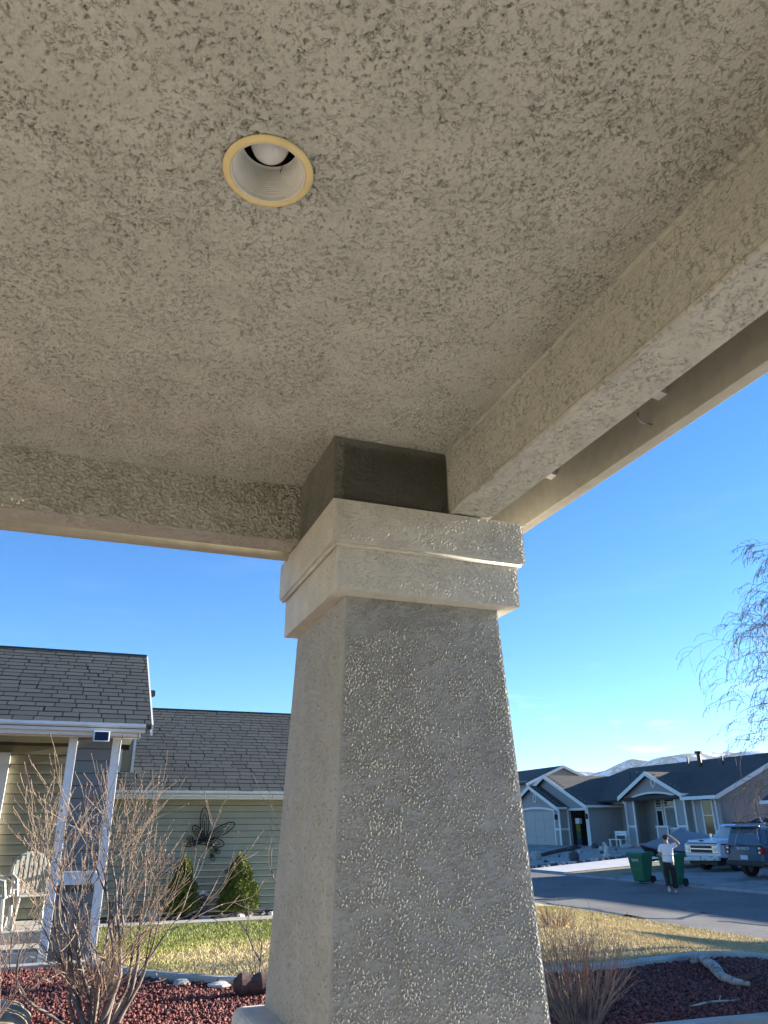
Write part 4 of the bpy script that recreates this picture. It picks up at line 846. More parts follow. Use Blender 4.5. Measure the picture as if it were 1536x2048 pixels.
# garage gables (ridge runs back from the street)
def gable_wing(x,xb,yc,half,zeave,zridge,name,over=.30,front=.35):
    s=(zridge-zeave)/half; ye=half+over
    slab('gable_roof',[(x-front,yc-ye,zeave-s*over),(xb,yc-ye,zeave-s*over),(xb,yc,zridge),(x-front,yc,zridge)],gh,M['far_roof'])
    slab('gable_roof',[(x-front,yc+ye,zeave-s*over),(xb,yc+ye,zeave-s*over),(xb,yc,zridge),(x-front,yc,zridge)],gh,M['far_roof'])
    for sg in (-1,1):
        t=MB(); y0=yc+sg*ye; x0,x1=x-front-.03,x-front-.002
        t.hexa([(x0,y0,zeave-s*over-.24),(x1,y0,zeave-s*over-.24),(x1,yc,zridge-.24),(x0,yc,zridge-.24)],[(x0,y0,zeave-s*over+.01),(x1,y0,zeave-s*over+.01),(x1,yc,zridge+.01),(x0,yc,zridge+.01)]); t.build('rake_board',M['grey_trim'],gh)
    t=MB(); t.box(x-front,xb-2.0,yc-ye-.10,yc-ye,zeave-s*over-.12,zeave-s*over+.02); t.build('gutter',M['grey_trim'],gh)
    return s
# 1: small gable with closed door
X1,YC1,H1=31.1,51.4,3.25
gable_wing(X1,33.5,YC1,H1,2.86,4.30,'garage')
w=MB(); w.prism([(YC1-H1,GB-.2),(YC1+H1,GB-.2),(YC1+H1,2.86),(YC1,4.25),(YC1-H1,2.86)],X1+.02,X1+.25,'x'); w.box(X1+.25,34.4,YC1-H1,YC1-H1+.15,GB-.2,2.86); gw1=w.build('garage_wall',M['grey_wall'],gh)
lap('siding',X1+.02,0,0,2.62,4.2,gw1,M['grey_wall'],top=lambda z:(YC1-H1+max(0,(z-2.86)/1.44*H1),YC1+H1-max(0,(z-2.86)/1.44*H1)))
gd=MB(); gd.box(X1-.01,X1+.02,YC1-2.5,YC1+2.5,GB,2.50); gd=gd.build('garage_door',M['garage_door'],gh)
for k in range(4):
    for q in range(4):
        t=MB(); y0=YC1-2.45+q*1.235; t.box(X1-.028,X1-.008,y0,y0+1.19,GB+.03+k*.553,GB+.55+k*.553); t.build('door_panel',M['garage_door'],gd,bevel=.02,seg=1)
def arch_trim(x,y0,y1,z,rise,wd,parent,m,name='arch_trim'):
    t=MB(); n=12; yc=(y0+y1)/2; hw=(y1-y0)/2
    f=lambda u:z+rise*(1-u*u)
    vs=[];fs=[]
    for i in range(n+1):
        u=-1+2*i/n
        for dx in (-.05,-.004):
            vs.append((x+dx,yc+u*hw,f(u))); vs.append((x+dx,yc+u*hw,f(u)+wd))
    for i in range(n):
        a=4*i; b=a+4; fs+= [(a,b,b+1,a+1),(a+2,a+3,b+3,b+2),(a+1,b+1,b+3,a+3),(a,a+2,b+2,b)]
    t.add(vs,fs); return t.build(name,m,parent)
arch_trim(X1+.02,YC1-2.62,YC1+2.62,2.50,.20,.13,gh,M['grey_trim'])
for y in (YC1-2.62,YC1+2.5):
    t=MB(); t.box(X1-.03,X1+.016,y,y+.12,GB,2.51); t.build('door_jamb',M['grey_trim'],gh)
for (y0,y1) in ((YC1-H1-.02,YC1-H1+.16),):
    t=MB(); t.box(X1-.03,X1+.018,y0,y1,GB,2.86); t.build('corner_board',M['grey_trim'],gh)
t=MB(); t.box(X1-.035,X1+.0,YC1-H1+.16,YC1-2.62,1.28,1.40); t.box(X1,31.72,YC1-H1-.03,YC1-H1-.002,1.28,1.40); t.build('belt_rail',M['grey_trim'],gh)
def gable_vent(x,y,z,r):
    t=MB(); 
    ring=[(x-.04,y+r*.8*math.cos(a),z+r*1.2*math.sin(a)) for a in np.linspace(0,2*math.pi,21)]; t.tube(ring,r*.22,6); v=t.build('gable_vent',M['grey_trim'],gh)
    t=MB(); t.add([(x-.025,y+r*.75*math.cos(a),z+r*1.15*math.sin(a)) for a in np.linspace(0,2*math.pi,21)[:-1]],[tuple(range(20))])
    for k in range(-3,4): hw=r*.72*math.sqrt(1-(k/4)**2); t.box(x-.05,x-.026,y-hw,y+hw,z+k*r*.28-.012,z+k*r*.28+.012)
    t.build('louvre',M['grey_panel'],v)
gable_vent(X1+.02,YC1-.2,3.42,.22)
def lantern(x,y,z):
    t=MB(); t.box(x-.20,x-.06,y-.07,y+.07,z-.16,z+.10); t.lathe([(.11,z+.10),(.02,z+.19)],(x-.13,y),6,cap0=True,cap1=True); t.box(x-.06,x-.0,y-.05,y+.05,z+.0,z+.14); t.build('wall_lantern',M['black_metal'],gh)
# 2: larger gable with open dark doorway
X2,YC2,H2=31.72,50.3,4.65
gable_wing(X2,37.5,YC2,H2,2.92,4.98,'garage')
w=MB(); w.prism([(YC2-H2,2.52),(YC2+H2,2.52),(YC2+H2,2.92),(YC2,4.93),(YC2-H2,2.92)],X2+.02,X2+.2,'x')
w.box(X2+.02,X2+.2,YC2-H2,45.96,GB-.2,2.52); w.box(X2+.02,X2+.2,48.0,YC2+H2,GB-.2,2.52); w.box(X2+.2,34.4,YC2-H2,YC2-H2+.15,GB-.2,2.92); gw2=w.build('garage_wall',M['grey_wall'],gh)
lap('siding',X2+.02,0,0,2.64,4.9,gw2,M['grey_wall'],top=lambda z:(YC2-H2+max(0,(z-2.92)/2.06*H2),YC2+H2-max(0,(z-2.92)/2.06*H2)))
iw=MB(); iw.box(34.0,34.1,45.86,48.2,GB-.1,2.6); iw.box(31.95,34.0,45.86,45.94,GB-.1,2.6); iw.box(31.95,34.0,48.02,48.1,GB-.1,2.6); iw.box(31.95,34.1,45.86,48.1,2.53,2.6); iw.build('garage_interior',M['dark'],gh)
for (y0,y1,z0,z1) in ((45.84,45.96,GB,2.52),(48.0,48.12,GB,2.52),(45.84,48.12,2.52,2.66)):
    t=MB(); t.box(X2-.03,X2+.018,y0,y1,z0,z1); t.build('door_jamb',M['grey_trim'],gh)
t=MB(); t.box(X2-.03,X2+.018,YC2-H2-.02,YC2-H2+.13,GB,2.75); t.build('corner_board',M['grey_trim'],gh)
lantern(X1+.02,48.5,2.12); lantern(X2+.02,45.76,2.12)
sb=thing('striped_board','yellow, green and blue board propped inside the open garage doorway','board',(32.1,47.5,GB))
cols=[(0.16,0.14,0.02),(0.04,0.10,0.03),(0.015,0.04,0.12)]
for k in range(3):
    t=MB(); t.box(32.10,32.13,47.3,47.8,GB+.02+k*.45,GB+.47+k*.45); t.build('stripe',mat('towel_%d'%k,cols[2-k],.7,.05,8),sb)
bx=MB(); bx.box(32.12,32.35,47.4,47.85,GB+1.40,GB+1.75); props(bx.build('storage_box',M['grey_trim'],None,bevel=.01),'pale box stacked over the coloured board in the garage','box',None,'thing')
# entry porch gable with arch
X3,YC3,H3=33.05,40.65,2.75
gable_wing(X3,38.0,YC3,H3,3.36,4.64,'porch',over=.25)
w=MB()
w.prism([(YC3-H3,3.2),(YC3-1.9,3.2)]+[(YC3-1.9+3.8*i/10,3.16+.22*(1-(-1+2*i/10)**2)) for i in range(11)]+[(YC3+H3,3.2),(YC3+H3,3.36),(YC3,4.60),(YC3-H3,3.36)],X3+.02,X3+.2,'x')
for (a,c) in ((YC3-H3,YC3-1.9),(YC3+1.9,YC3+H3)): w.box(X3+.02,X3+.2,a,c,GB-.2,3.2); 
w.box(X3+.2,34.4,YC3+H3-.15,YC3+H3,GB-.2,3.3); w.box(X3+.2,34.4,YC3-H3,YC3-H3+.15,GB-.2,3.3); pw3=w.build('porch_wall',M['grey_wall'],gh)
lap('siding',X3+.02,0,0,3.42,4.55,pw3,M['grey_wall'],top=lambda z:(YC3-H3+max(0,(z-3.36)/1.28*H3),YC3+H3-max(0,(z-3.36)/1.28*H3)))
arch_trim(X3+.02,YC3-1.98,YC3+1.98,3.14,.22,.11,gh,M['grey_trim'])
gable_vent(X3+.02,YC3-.25,4.02,.23)
for y in (YC3-H3-.02,YC3-1.98,YC3+1.86,YC3+H3-.10):
    t=MB(); t.box(X3-.03,X3+.018,y,y+.12,GB,3.16 if abs(y-YC3)<2.2 else 3.34); t.build('corner_board',M['grey_trim'],gh)
for (a,c) in ((YC3-H3+.10,YC3-1.98),(YC3+1.98,YC3+H3-.10)):
    t=MB(); t.box(X3-.04,X3+.0,a,c,1.42,1.54); t.build('belt_rail',M['grey_trim'],gh)
    t=MB(); t.box(X3-.012,X3+.016,a+.03,c-.03,GB+.08,1.38); t.build('panel',M['grey_panel'],gh)
pf=MB(); pf.box(X3+.03,34.35,YC3-2.6,YC3+2.6,GB-.2,.52); pf.build('porch_floor',M['concrete_grey'],gh)
pb=MB(); pb.box(34.36,34.5,YC3-2.6,YC3+2.6,GB,3.3)
pb.build('porch_back_wall',M['grey_wall'],gh)
# low pier and baluster rail in the arch
t=MB(); t.box(X3-.02,X3+.35,39.6,40.6,GB,1.42); pi_=t.build('pier',M['grey_wall'],gh); t=MB(); t.box(X3-.06,X3+.40,39.52,40.68,1.42,1.52); t.build('pier_cap',M['grey_trim'],pi_,bevel=.01)
for y in (39.58,40.5): 
    t=MB(); t.box(X3-.035,X3-.02,y,y+.11,GB,1.42); t.build('corner_board',M['grey_trim'],pi_)
rl=MB(); rl.box(X3+.06,X3+.14,38.75,39.6,1.34,1.41); rl.box(X3+.06,X3+.14,38.75,39.6,.72,.78); rl=rl.build('railing',M['grey_trim'],gh)
for k in range(7): t=MB(); t.box(X3+.08,X3+.115,38.80+k*.115,38.84+k*.115,.78,1.34); t.build('baluster',M['grey_trim'],rl)
# front door with sidelights and transoms
def window(x,y0,y1,z0,z1,parent=gh,fr=.10,mull=(),glass='glass_dark'):
    f=MB()
    for (a,b,c,d) in ((y0,y1,z1-fr,z1),(y0,y1,z0,z0+fr),(y0,y0+fr,z0+fr,z1-fr),(y1-fr,y1,z0+fr,z1-fr)): f.box(x-.04,x,a,b,c,d)
    o=f.build('window',M['grey_trim'],parent); p=MB(); p.box(x-.02,x-.012,y0+fr,y1-fr,z0+fr,z1-fr); p.build('pane',M[glass],o)
    for q in mull: t=MB(); t.box(x-.035,x-.021,y0+fr,y1-fr,q-.02,q+.02); t.build('muntin',M['grey_trim'],o)
    return o
window(34.36,41.42,42.1,2.52,3.12,mull=(2.72,2.9)); window(34.36,41.42,42.1,1.0,2.48)
window(34.36,39.75,41.28,2.55,3.12,mull=(2.75,2.92)); window(34.36,39.75,40.16,.6,2.5)
t=MB(); t.box(34.31,34.355,40.28,41.14,.52,2.46); dr=t.build('front_door',M['siding_grey'],gh)
for (a,b) in ((40.17,40.28),(41.14,41.28)): t=MB(); t.box(34.29,34.355,a,b,.52,2.54); t.build('door_jamb',M['grey_trim'],dr)
# wall with the tall window beside the porch; its pane mirrors sunlit things
w=MB(); w.box(33.45,33.6,35.6,37.9,GB-.2,3.05); w.build('bay_wall',M['grey_wall'],gh)
lap('siding',33.45,35.6,36.0,GB,3.05,gh,M['grey_wall'])
M['mirror_pane']=mat('mirror_pane',(0.9,0.86,0.8),0.03,0.02,2,metal=1.0)
window(33.45,36.10,37.0,.95,3.02,mull=(2.05,))
for y in (35.5,37.55): t=MB(); t.box(33.40,33.44,y,y+.12,GB,3.0); t.build('corner_board',M['grey_trim'],gh)
# roof vents
for (x,y,z,h,r) in ((37.6,42.2,5.15,.62,.05),(37.4,40.9,5.05,.8,.13),(36.2,46.6,4.5,.5,.04),(36.0,45.6,4.4,.6,.03),(37.3,38.8,5.0,.5,.04)):
    t=MB(); t.tube([(x,y,z-.2),(x,y,z+h)],r,8); 
    if r>.1: t.tube([(x,y,z+h),(x,y,z+h+.14)],.24,10)
    t.build('roof_vent',M['black_metal'],gh)
# house behind
bh=thing('back_house','grey house with dark gable roof behind the garage','house',(60,95,0)); 
s=MB(); s.box(53,63,89,120,-.4,6.9); s.build('wall',M['grey_wall'],bh)
slab('gable_roof',[(52.4,88,6.55),(52.4,125,6.55),(58,125,8.75),(58,88,8.75)],bh,M['far_roof'],.2); slab('gable_roof',[(63.6,88,6.55),(63.6,125,6.55),(58,125,8.75),(58,88,8.75)],bh,M['far_roof'],.2)
s=MB(); s.prism([(53,6.6),(63,6.6),(58,8.6)],88.6,89.0,'y'); s.build('gable_wall',M['grey_wall'],bh)
s=MB(); s.hexa([(52.3,87.8,6.2),(58,87.8,8.45),(58,88.0,8.45),(52.3,88.0,6.2)],[(52.3,87.8,6.52),(58,87.8,8.77),(58,88.0,8.77),(52.3,88.0,6.52)]); s.hexa([(58,87.8,8.45),(63.7,87.8,6.2),(63.7,88.0,6.2),(58,88.0,8.45)],[(58,87.8,8.77),(63.7,87.8,6.52),(63.7,88.0,6.52),(58,88.0,8.77)]); s.build('rake_board',M['grey_trim'],bh)
# further houses of the row, mostly out of frame; they shade the street
def row_house(name,label,x,y0,y1,eave,ridge,depth,garage=True):
    h=thing(name,label,'house',(x,(y0+y1)/2,0)); zb=-.15
    w=MB(); w.box(x,x+depth,y0,y1,zb-.4,eave); xm=x+depth/2
    for y in (y0,y1-.15): w.prism([(x,eave),(x+depth,eave),(xm,ridge-.15)],y,y+.15,'y')
    wl_=w.build('wall',M['grey_panel'],h); s=(ridge-eave)/(depth/2)
    slab('roof',[(x-.5,y0-.35,eave-s*.5),(x-.5,y1+.35,eave-s*.5),(xm,y1+.35,ridge),(xm,y0-.35,ridge)],h,M['far_roof']); slab('roof',[(x+depth+.5,y0-.35,eave-s*.5),(x+depth+.5,y1+.35,eave-s*.5),(xm,y1+.35,ridge),(xm,y0-.35,ridge)],h,M['far_roof'])
    t=MB(); t.box(x-.58,x-.5,y0-.35,y1+.35,eave-s*.5-.14,eave-s*.5+.02); t.build('gutter',M['grey_trim'],h)
    for y in (y0-.03,y1-.12): t=MB(); t.box(x-.03,x-.002,y,y+.15,zb,eave); t.build('corner_board',M['grey_trim'],h)
    if garage:
        g_=MB(); g_.box(x-.03,x-.003,y1-6,y1-1,zb+.1,zb+2.3); g_=g_.build('garage_door',M['garage_door'],h)
        for k in range(4): t=MB(); t.box(x-.045,x-.03,y1-5.95,y1-1.05,zb+.13+k*.54,zb+.64+k*.54); t.build('door_panel',M['garage_door'],g_)
    for yy in ((y0+1,),(y0+3.4,)): window(x-.002,yy[0],yy[0]+1.4,1.0,2.3,h)
    return h
row_house('street_house','grey house with white corner boards just beyond the parked vehicles',32.3,23.8,30.7,2.9,5.75,10.5)
row_house('street_house','two storey grey house further along the row, outside the frame',33,5.3,9.0,5.5,8.3,11.0)
row_house('street_house','narrow tall grey house squeezed beside the two storey one, outside the frame',31,9.5,11.9,4.6,5.6,5.0,garage=False)
row_house('street_house','low grey house between its neighbours, outside the frame',33,12.3,23.1,2.9,4.85,10.0)
row_house('street_house','last grey house of the row, far outside the frame',33,-10,4.6,2.6,4.2,8.0)
# wooden fence beside the grey house
fn=thing('wooden_fence','weathered brown board fence between the grey house and its neighbour','fence',(34,33.5,.1))
for k in range(20): t=MB(); t.box(34.0,34.025,30.95+k*.225,31.165+k*.225,-.2,1.65+.03*((k*7)%3)); t.build('fence_board',M['old_log'],fn)
t=MB(); t.box(34.026,34.07,30.95,35.4,.3,.39); t.box(34.026,34.07,30.95,35.4,1.25,1.34); t.build('rail',M['old_log'],fn)

# mountains with snow, air colour from distance
def mtn():
    ny,nx=260,40; Y=np.linspace(-2500,9000,ny); X=np.linspace(2300,6500,nx); YY,XX=np.meshgrid(Y,X)
    g=np.random.default_rng(12); prof=np.zeros(ny); 
    for f,a in ((1/4200,60),(1/1700,40),(1/800,30),(1/380,15),(1/190,8),(1/95,4)): prof+=a*np.sin(2*np.pi*Y*f+g.uniform(0,6.28))
    rid=352+prof*.40; t=np.clip((XX-2300)/1000,0,1); base=np.where(XX<3300,t**1.15,1-.0*(XX-3300)/3200)
    Z=base*rid[None,:]; n=fnoise(ny,nx,20,1/300,1/400,.8,5)*11+fnoise(ny,nx,20,1/130,1/130,.6,6)*5
    Z+=n*np.clip(t*1.5,0,1)-5
    ii=np.arange(nx*ny).reshape(nx,ny); f=np.stack([ii[:-1,:-1],ii[1:,:-1],ii[1:,1:],ii[:-1,1:]],-1).reshape(-1,4)
    m,nd,l,b=nt('snowy_mountain'); b.inputs['Roughness'].default_value=.95
    a=nd.new('ShaderNodeTexNoise'); a.inputs['Scale'].default_value=.008; a.inputs['Detail'].default_value=9; a.inputs['Roughness'].default_value=.65
    ge=nd.new('ShaderNodeNewGeometry'); l.new(ge.outputs['Position'],a.inputs['Vector'])
    c=nd.new('ShaderNodeValToRGB'); e=c.color_ramp.elements; e[0].position=.47; e[0].color=(.07,.075,.07,1); e[1].position=.58; e[1].color=(.75,.77,.8,1)
    l.new(a.outputs['Fac'],c.inputs['Fac']); l.new(c.outputs['Color'],b.inputs['Base Color'])
    link('mountain',npmesh('mountain',np.stack([XX,YY,Z],-1).reshape(-1,3),f,True),m)['kind']='structure'
mtn()

# air: pale even haze round camera and scene, the sky outside it
hz_=MB(); hz_.box(-1500,7200,-3500,9800,-8,500); hm_=bpy.data.materials.new('haze_air'); hm_.use_nodes=True; hn=hm_.node_tree.nodes; hn.remove(hn['Principled BSDF'])
pv=hn.new('ShaderNodeVolumePrincipled'); pv.inputs['Color'].default_value=(.62,.80,1.0,1); pv.inputs['Density'].default_value=0.00004; pv.inputs['Anisotropy'].default_value=.2
hm_.node_tree.links.new(pv.outputs['Volume'],hn['Material Output'].inputs['Volume'])
hzo=hz_.build('haze',hm_,None); props(hzo,kind='stuff',label='thin pale air fading the far mountains'); hzo.display_type='WIRE'
# ------------------------------------------------------------------ vehicles, bins, boat, yard things, person
M['truck_paint']=mat('chalky_white_paint',(0.66,0.70,0.74),0.35,0.06,3,coat=.3)
M['truck_roof']=mat('pale_blue_roof',(0.42,0.55,0.66),0.35,0.06,3,coat=.3)
M['suv_paint']=mat('dark_blue_paint',(0.018,0.062,0.115),0.28,0.05,3,coat=.5)
M['black_plastic']=mat('black_plastic',(0.02,0.02,0.022),0.6,0.1,20)
M['chrome']=mat('chrome',(0.6,0.6,0.6),0.2,0.05,10,metal=1.0)
M['worn_bumper']=mat('worn_white_bumper',(0.58,0.58,0.56),0.6,0.1,10,col2=(0.20,0.13,0.09),c2scale=6,c2lo=.58,c2hi=.66)
M['lamp_glass']=mat('lamp_glass',(0.75,0.75,0.72),0.15,0.05,20)
M['red_lens']=mat('red_lens',(0.35,0.015,0.012),0.2,0.1,20)
M['plate']=mat('licence_plate',(0.45,0.55,0.66),0.5,0.25,30)
M['letter']=mat('silver_letters',(0.7,0.7,0.7),0.35,0.03,30)
def glassm():
    m,n,l,b=nt('car_glass'); b.inputs['Base Color'].default_value=(.75,.82,.82,1); b.inputs['Roughness'].default_value=.03; b.inputs['Transmission Weight'].default_value=.0
    b.inputs['Alpha'].default_value=.35; b.inputs['Specular IOR Level'].default_value=.7; return m
M['car_glass']=glassm()
def wheel(parent,x,y,r,w,rimmat,side):
    t=MB(); t.lathe([(r*.62,-w/2),(r*.92,-w/2),(r,-w*.33),(r,w*.33),(r*.92,w/2),(r*.62,w/2)],(0,0),24)
    v=[(x+p[0],y+p[2],r+p[1]) for p in t.v]; t.v=v; o=t.build('wheel',M['rubber'],parent,local=True)
    d=MB(); d.disc((x,y+side*w*.30,r),r*.64,'y',.05,20); d.disc((x,y+side*w*.42,r),r*.22,'y',.05,12); d.build('rim',rimmat,o,local=True)
def arcs(cx,r,z0,n=9,rev=False):
    p=[(cx-r*math.cos(math.pi*i/(n-1)),z0+r*.98*math.sin(math.pi*i/(n-1))) for i in range(n)]; return p[::-1] if rev else p
def emit_text(name,txt,size,m,parent,mw,local=True):
    cu=bpy.data.curves.new('lettering','FONT'); cu.body=txt; cu.size=size; cu.extrude=.004; cu.align_x='CENTER'; cu.align_y='CENTER'; cu.resolution_u=2; cu.space_character=1.15
    to=bpy.data.objects.new('tmp',cu); COL.objects.link(to); dg=bpy.context.evaluated_depsgraph_get(); me=bpy.data.meshes.new_from_object(to.evaluated_get(dg)); bpy.data.objects.remove(to)
    me.transform(mw); me.materials.clear(); return link(name,me,m,parent,local=local)
# --- old pickup, facing -X
tx,ty=24.05,26.98; tz=float(zg(24.6,27))+.015
tk=thing('pickup_truck','old white pickup with pale blue cab roof and worn sagging front bumper','pickup truck',(tx,ty,tz),R(2))
b=MB(); b.prism([(.02,.52),(0.0,.60),(0.0,.98),(.06,1.04),(4.9,1.06),(4.92,.60),(4.9,.52)]+arcs(3.75,.46,.50,rev=True)+[(1.5,.46)]+arcs(.92,.47,.50,rev=True),-.98,.98,'y'); b.build('body',M['truck_paint'],tk,local=True,bevel=.05,seg=3)
b=MB(); b.prism([(.03,1.03),(.02,1.10),(.10,1.15),(.9,1.19),(1.42,1.21),(1.42,1.03)],-.80,.80,'y'); hd=b.build('hood',M['truck_paint'],tk,local=True,bevel=.05,seg=3)
b=MB(); b.prism([(-.006,.085-.02),(-.006,.105)],0,0,'y') if False else None
b.box(-.004,.03,-.80,.80,1.035,1.062); b.build('hood_gap',M['black_plastic'],hd,local=True)
e=MB(); e.box(.035,.05,-.14,.14,1.105,1.145); e.box(.033,.05,-.075,.075,1.085,1.165); e.build('emblem',M['black_plastic'],hd,local=True)
for s in (-1,1):
    e=MB(); e.hexa([(.08,s*.985-.006,.985),(1.45,s*.985-.006,1.005),(1.45,s*.985+.006,1.005),(.08,s*.985+.006,.985)],[(.08,s*.985-.006,1.03),(1.45,s*.985-.006,1.05),(1.45,s*.985+.006,1.05),(.08,s*.985+.006,1.03)]); e.build('trim_stripe',M['black_plastic'],tk,local=True)
    e=MB(); e.box(.34,.56,s*.984-.006,s*.984+.006,.80,.87); e.build('fender_badge',M['black_plastic'],tk,local=True)
# cab: pillars, roof, glass
def pillar(p,q,w): t=MB(); t.tube([p,q],w,6); t.build('pillar',M['truck_paint'],tk,local=True)
for s in (-1,1):
    pillar((1.45,s*.86,1.04),(1.95,s*.72,1.66),.04); pillar((2.05,s*.90,1.04),(2.05,s*.74,1.66),.022); pillar((2.93,s*.88,1.04),(2.86,s*.74,1.66),.06)
t=MB(); t.prism([(1.86,1.64),(1.90,1.70),(2.10,1.76),(2.75,1.76),(2.92,1.70),(2.95,1.64)],-.79,.79,'y'); t.build('cab_roof',M['truck_roof'],tk,local=True,bevel=.05,seg=3)
t=MB(); t.add([(1.46,-.82,1.06),(1.46,.82,1.06),(1.93,.70,1.65),(1.93,-.70,1.65)],[(0,1,2,3)]); t.build('windscreen',M['car_glass'],tk,local=True)
t=MB(); t.add([(2.92,-.82,1.06),(2.92,.82,1.06),(2.87,.70,1.65),(2.87,-.70,1.65)],[(0,1,2,3)]); t.build('rear_window',M['car_glass'],tk,local=True)
for s in (-1,1): t=MB(); t.add([(2.07,s*.895,1.06),(2.90,s*.875,1.06),(2.85,s*.735,1.65),(2.07,s*.735,1.65)],[(0,1,2,3)]); t.build('side_window',M['car_glass'],tk,local=True)
t=MB(); t.box(2.45,2.75,-.75,.75,.9,1.32); t.build('bench_seat',M['black_plastic'],tk,local=True,bevel=.04)
t=MB(); t.box(1.5,1.75,-.82,.82,1.0,1.10); t.build('dashboard',M['black_plastic'],tk,local=True)
t=MB(); t.tube([(1.95+.0,-.4+.19*math.cos(a),1.13+.17*math.sin(a)) for a in np.linspace(0,6.28,15)],.016,5); t.build('steering_wheel',M['black_plastic'],tk,local=True)
# nose: grille, lamps, bumper
t=MB(); t.box(-.012,.02,-.80,.80,.66,.97); gr=t.build('grille',M['black_plastic'],tk,local=True)
for z,h in ((.945,.02),(.80,.055),(.67,.02)): t=MB(); t.box(-.03,-.010,-.60 if h>.03 else -.8,.60 if h>.03 else .8,z,z+h); t.build('grille_bar',M['chrome'],gr,local=True,bevel=.006)
for s in (-1,1):
    t=MB(); t.box(-.028,-.010,s*.72-.13,s*.72+.13,.69,.94); h=t.build('headlight',M['chrome'],tk,local=True); t=MB(); t.disc((-.035,s*.72,.815),.092,'x',.02,18); t.build('lens',M['lamp_glass'],h,local=True)
    t=MB(); t.box(-.02,.0,s*.88-.06,s*.88+.06,.70,.80); t.build('marker_lamp',M['lamp_glass'],tk,local=True)
    wheel(tk,.92,s*.86,.37,.22,M['rim'],s); wheel(tk,3.75,s*.86,.37,.22,M['rim'],s)
    t=MB(); t.tube([(1.75,s*.95,1.10),(1.72,s*1.12,1.24)],.012,5); t.box(1.70,1.75,s*1.12-.07,s*1.12+.07,1.22,1.38); t.build('mirror',M['chrome'],tk,local=True)
t=MB(); t.prism([(-.16,-.99),(-.20,-.8),(-.22,0),(-.20,.8),(-.16,.99),(-.05,1.0),(-.05,-1.0)],.40,.56,'z'); 
t.v=[(a,c,z-.05*c-.03*(c<-.5)) for a,c,z in t.v]; t.build('bumper',M['worn_bumper'],tk,local=True,bevel=.03,seg=2)
t=MB(); t.box(.05,.9,-.7,.7,.25,.55); t.build('underbody',M['black_plastic'],tk,local=True)
ld=MB(); g=random.Random(2); ld.ball((27.75,27.25,tz+1.45),(.75,.62,.55),12,8,.08,g); props(ld.build('tarp_load',M['black_plastic'],None,smooth=True),'black covered heap in the bed of the old white pickup','load',None,'thing')
b=MB(); b.tube([(27.5,26.55,tz+1.0),(27.2,26.75,tz+2.02)],.03,5); props(b.build('pole',M['white_trim'],None),'white pole leaning against the black covered heap','pole',None,'thing')
# --- dark blue SUV, rear towards us (-X)
sx_,sy_=22.75,23.42; sz_=float(zg(23.5,23.4))+.015
sv=thing('suv','dark blue boxy suv parked tail to the street beside the old pickup','suv',(sx_,sy_,sz_),R(-3))
b=MB(); b.prism([(.06,.42),(0,.55),(0,.95),(.05,1.08),(3.1,1.10),(4.25,1.02),(4.38,.85),(4.38,.45)]+arcs(3.5,.44,.42,rev=True)+[(1.5,.36)]+arcs(.88,.44,.42,rev=True),-.92,.92,'y'); b.build('body',M['suv_paint'],sv,local=True,bevel=.07,seg=3)
b=MB(); b.hexa([(.04,-.90,1.06),(3.0,-.90,1.08),(3.0,.90,1.08),(.04,.90,1.06)],[(.20,-.74,1.70),(2.35,-.74,1.72),(2.35,.74,1.72),(.20,.74,1.70)]); b.build('cabin',M['suv_paint'],sv,local=True,bevel=.08,seg=3)
t=MB(); t.add([(.065,-.74,1.12),(.065,.74,1.12),(.172,.63,1.60),(.172,-.63,1.60)],[(0,1,2,3)]); t.build('rear_window',M['glass_dark'],sv,local=True)
for s in (-1,1):
    for (a,c) in ((.35,1.12),(1.2,2.0),(2.07,2.62)):
        t=MB(); ya,yb=s*.893,s*.772; t.add([(a,ya,1.14),(c,ya,1.14),(min(c,2.35)-.02,yb,1.60),(a+.06,yb,1.60)],[(0,1,2,3)]); t.build('side_window',M['glass_dark'],sv,local=True)
    t=MB(); t.box(-.012,.12,s*.80-.11,s*.80+.13,.78,1.06); tl=t.build('taillight',M['black_plastic'],sv,local=True)
    t=MB(); t.box(-.02,.13,s*.90-.03,s*.90+.04,.80,1.04); t.build('red_lens',M['red_lens'],tl,local=True)
    t=MB(); t.box(-.02,-.008,s*.80-.08,s*.80+.04,.97,1.03); t.disc((-.016,s*.80,.86),.045,'x',.02,12); t.build('white_lens',M['lamp_glass'],tl,local=True)
    wheel(sv,.88,s*.80,.355,.22,M['rim'],s); wheel(sv,3.5,s*.80,.355,.22,M['rim'],s)
    t=MB(); t.tube([(.35,s*.62,1.72),(.42,s*.62,1.785),(2.0,s*.62,1.80),(2.15,s*.62,1.73)],.022,6); t.build('roof_rail',M['chrome'],sv,local=True)
    t=MB(); t.box(.1,3.0,s*.915-.006,s*.915+.006,1.075,1.10); t.build('belt_trim',M['chrome'],sv,local=True)
    for xx in (1.3,2.15): t=MB(); t.box(xx,xx+.18,s*.93-.012,s*.93+.012,.93,.965); t.build('door_handle',M['chrome'],sv,local=True)
t=MB(); t.box(-.015,.25,-.75,.75,1.69,1.75); t.build('rear_spoiler',M['suv_paint'],sv,local=True,bevel=.02)
t=MB(); t.box(-.06,.1,-.93,.93,.40,.58); bp_=t.build('rear_bumper',M['black_plastic'],sv,local=True,bevel=.04)
t=MB(); t.box(-.012,.01,-.34,.0,.60,.78); 
t=MB(); t.box(-.02,.0,-.18,.18,.62,.76); t.build('licence_plate',M['plate'],sv,local=True)
mw=Matrix.Translation((-.006,0,.985))@Matrix.Rotation(R(-90),4,'Z')@Matrix.Rotation(R(90),4,'X')
emit_text('lettering','BRONCO',.13,M['letter'],sv,mw)
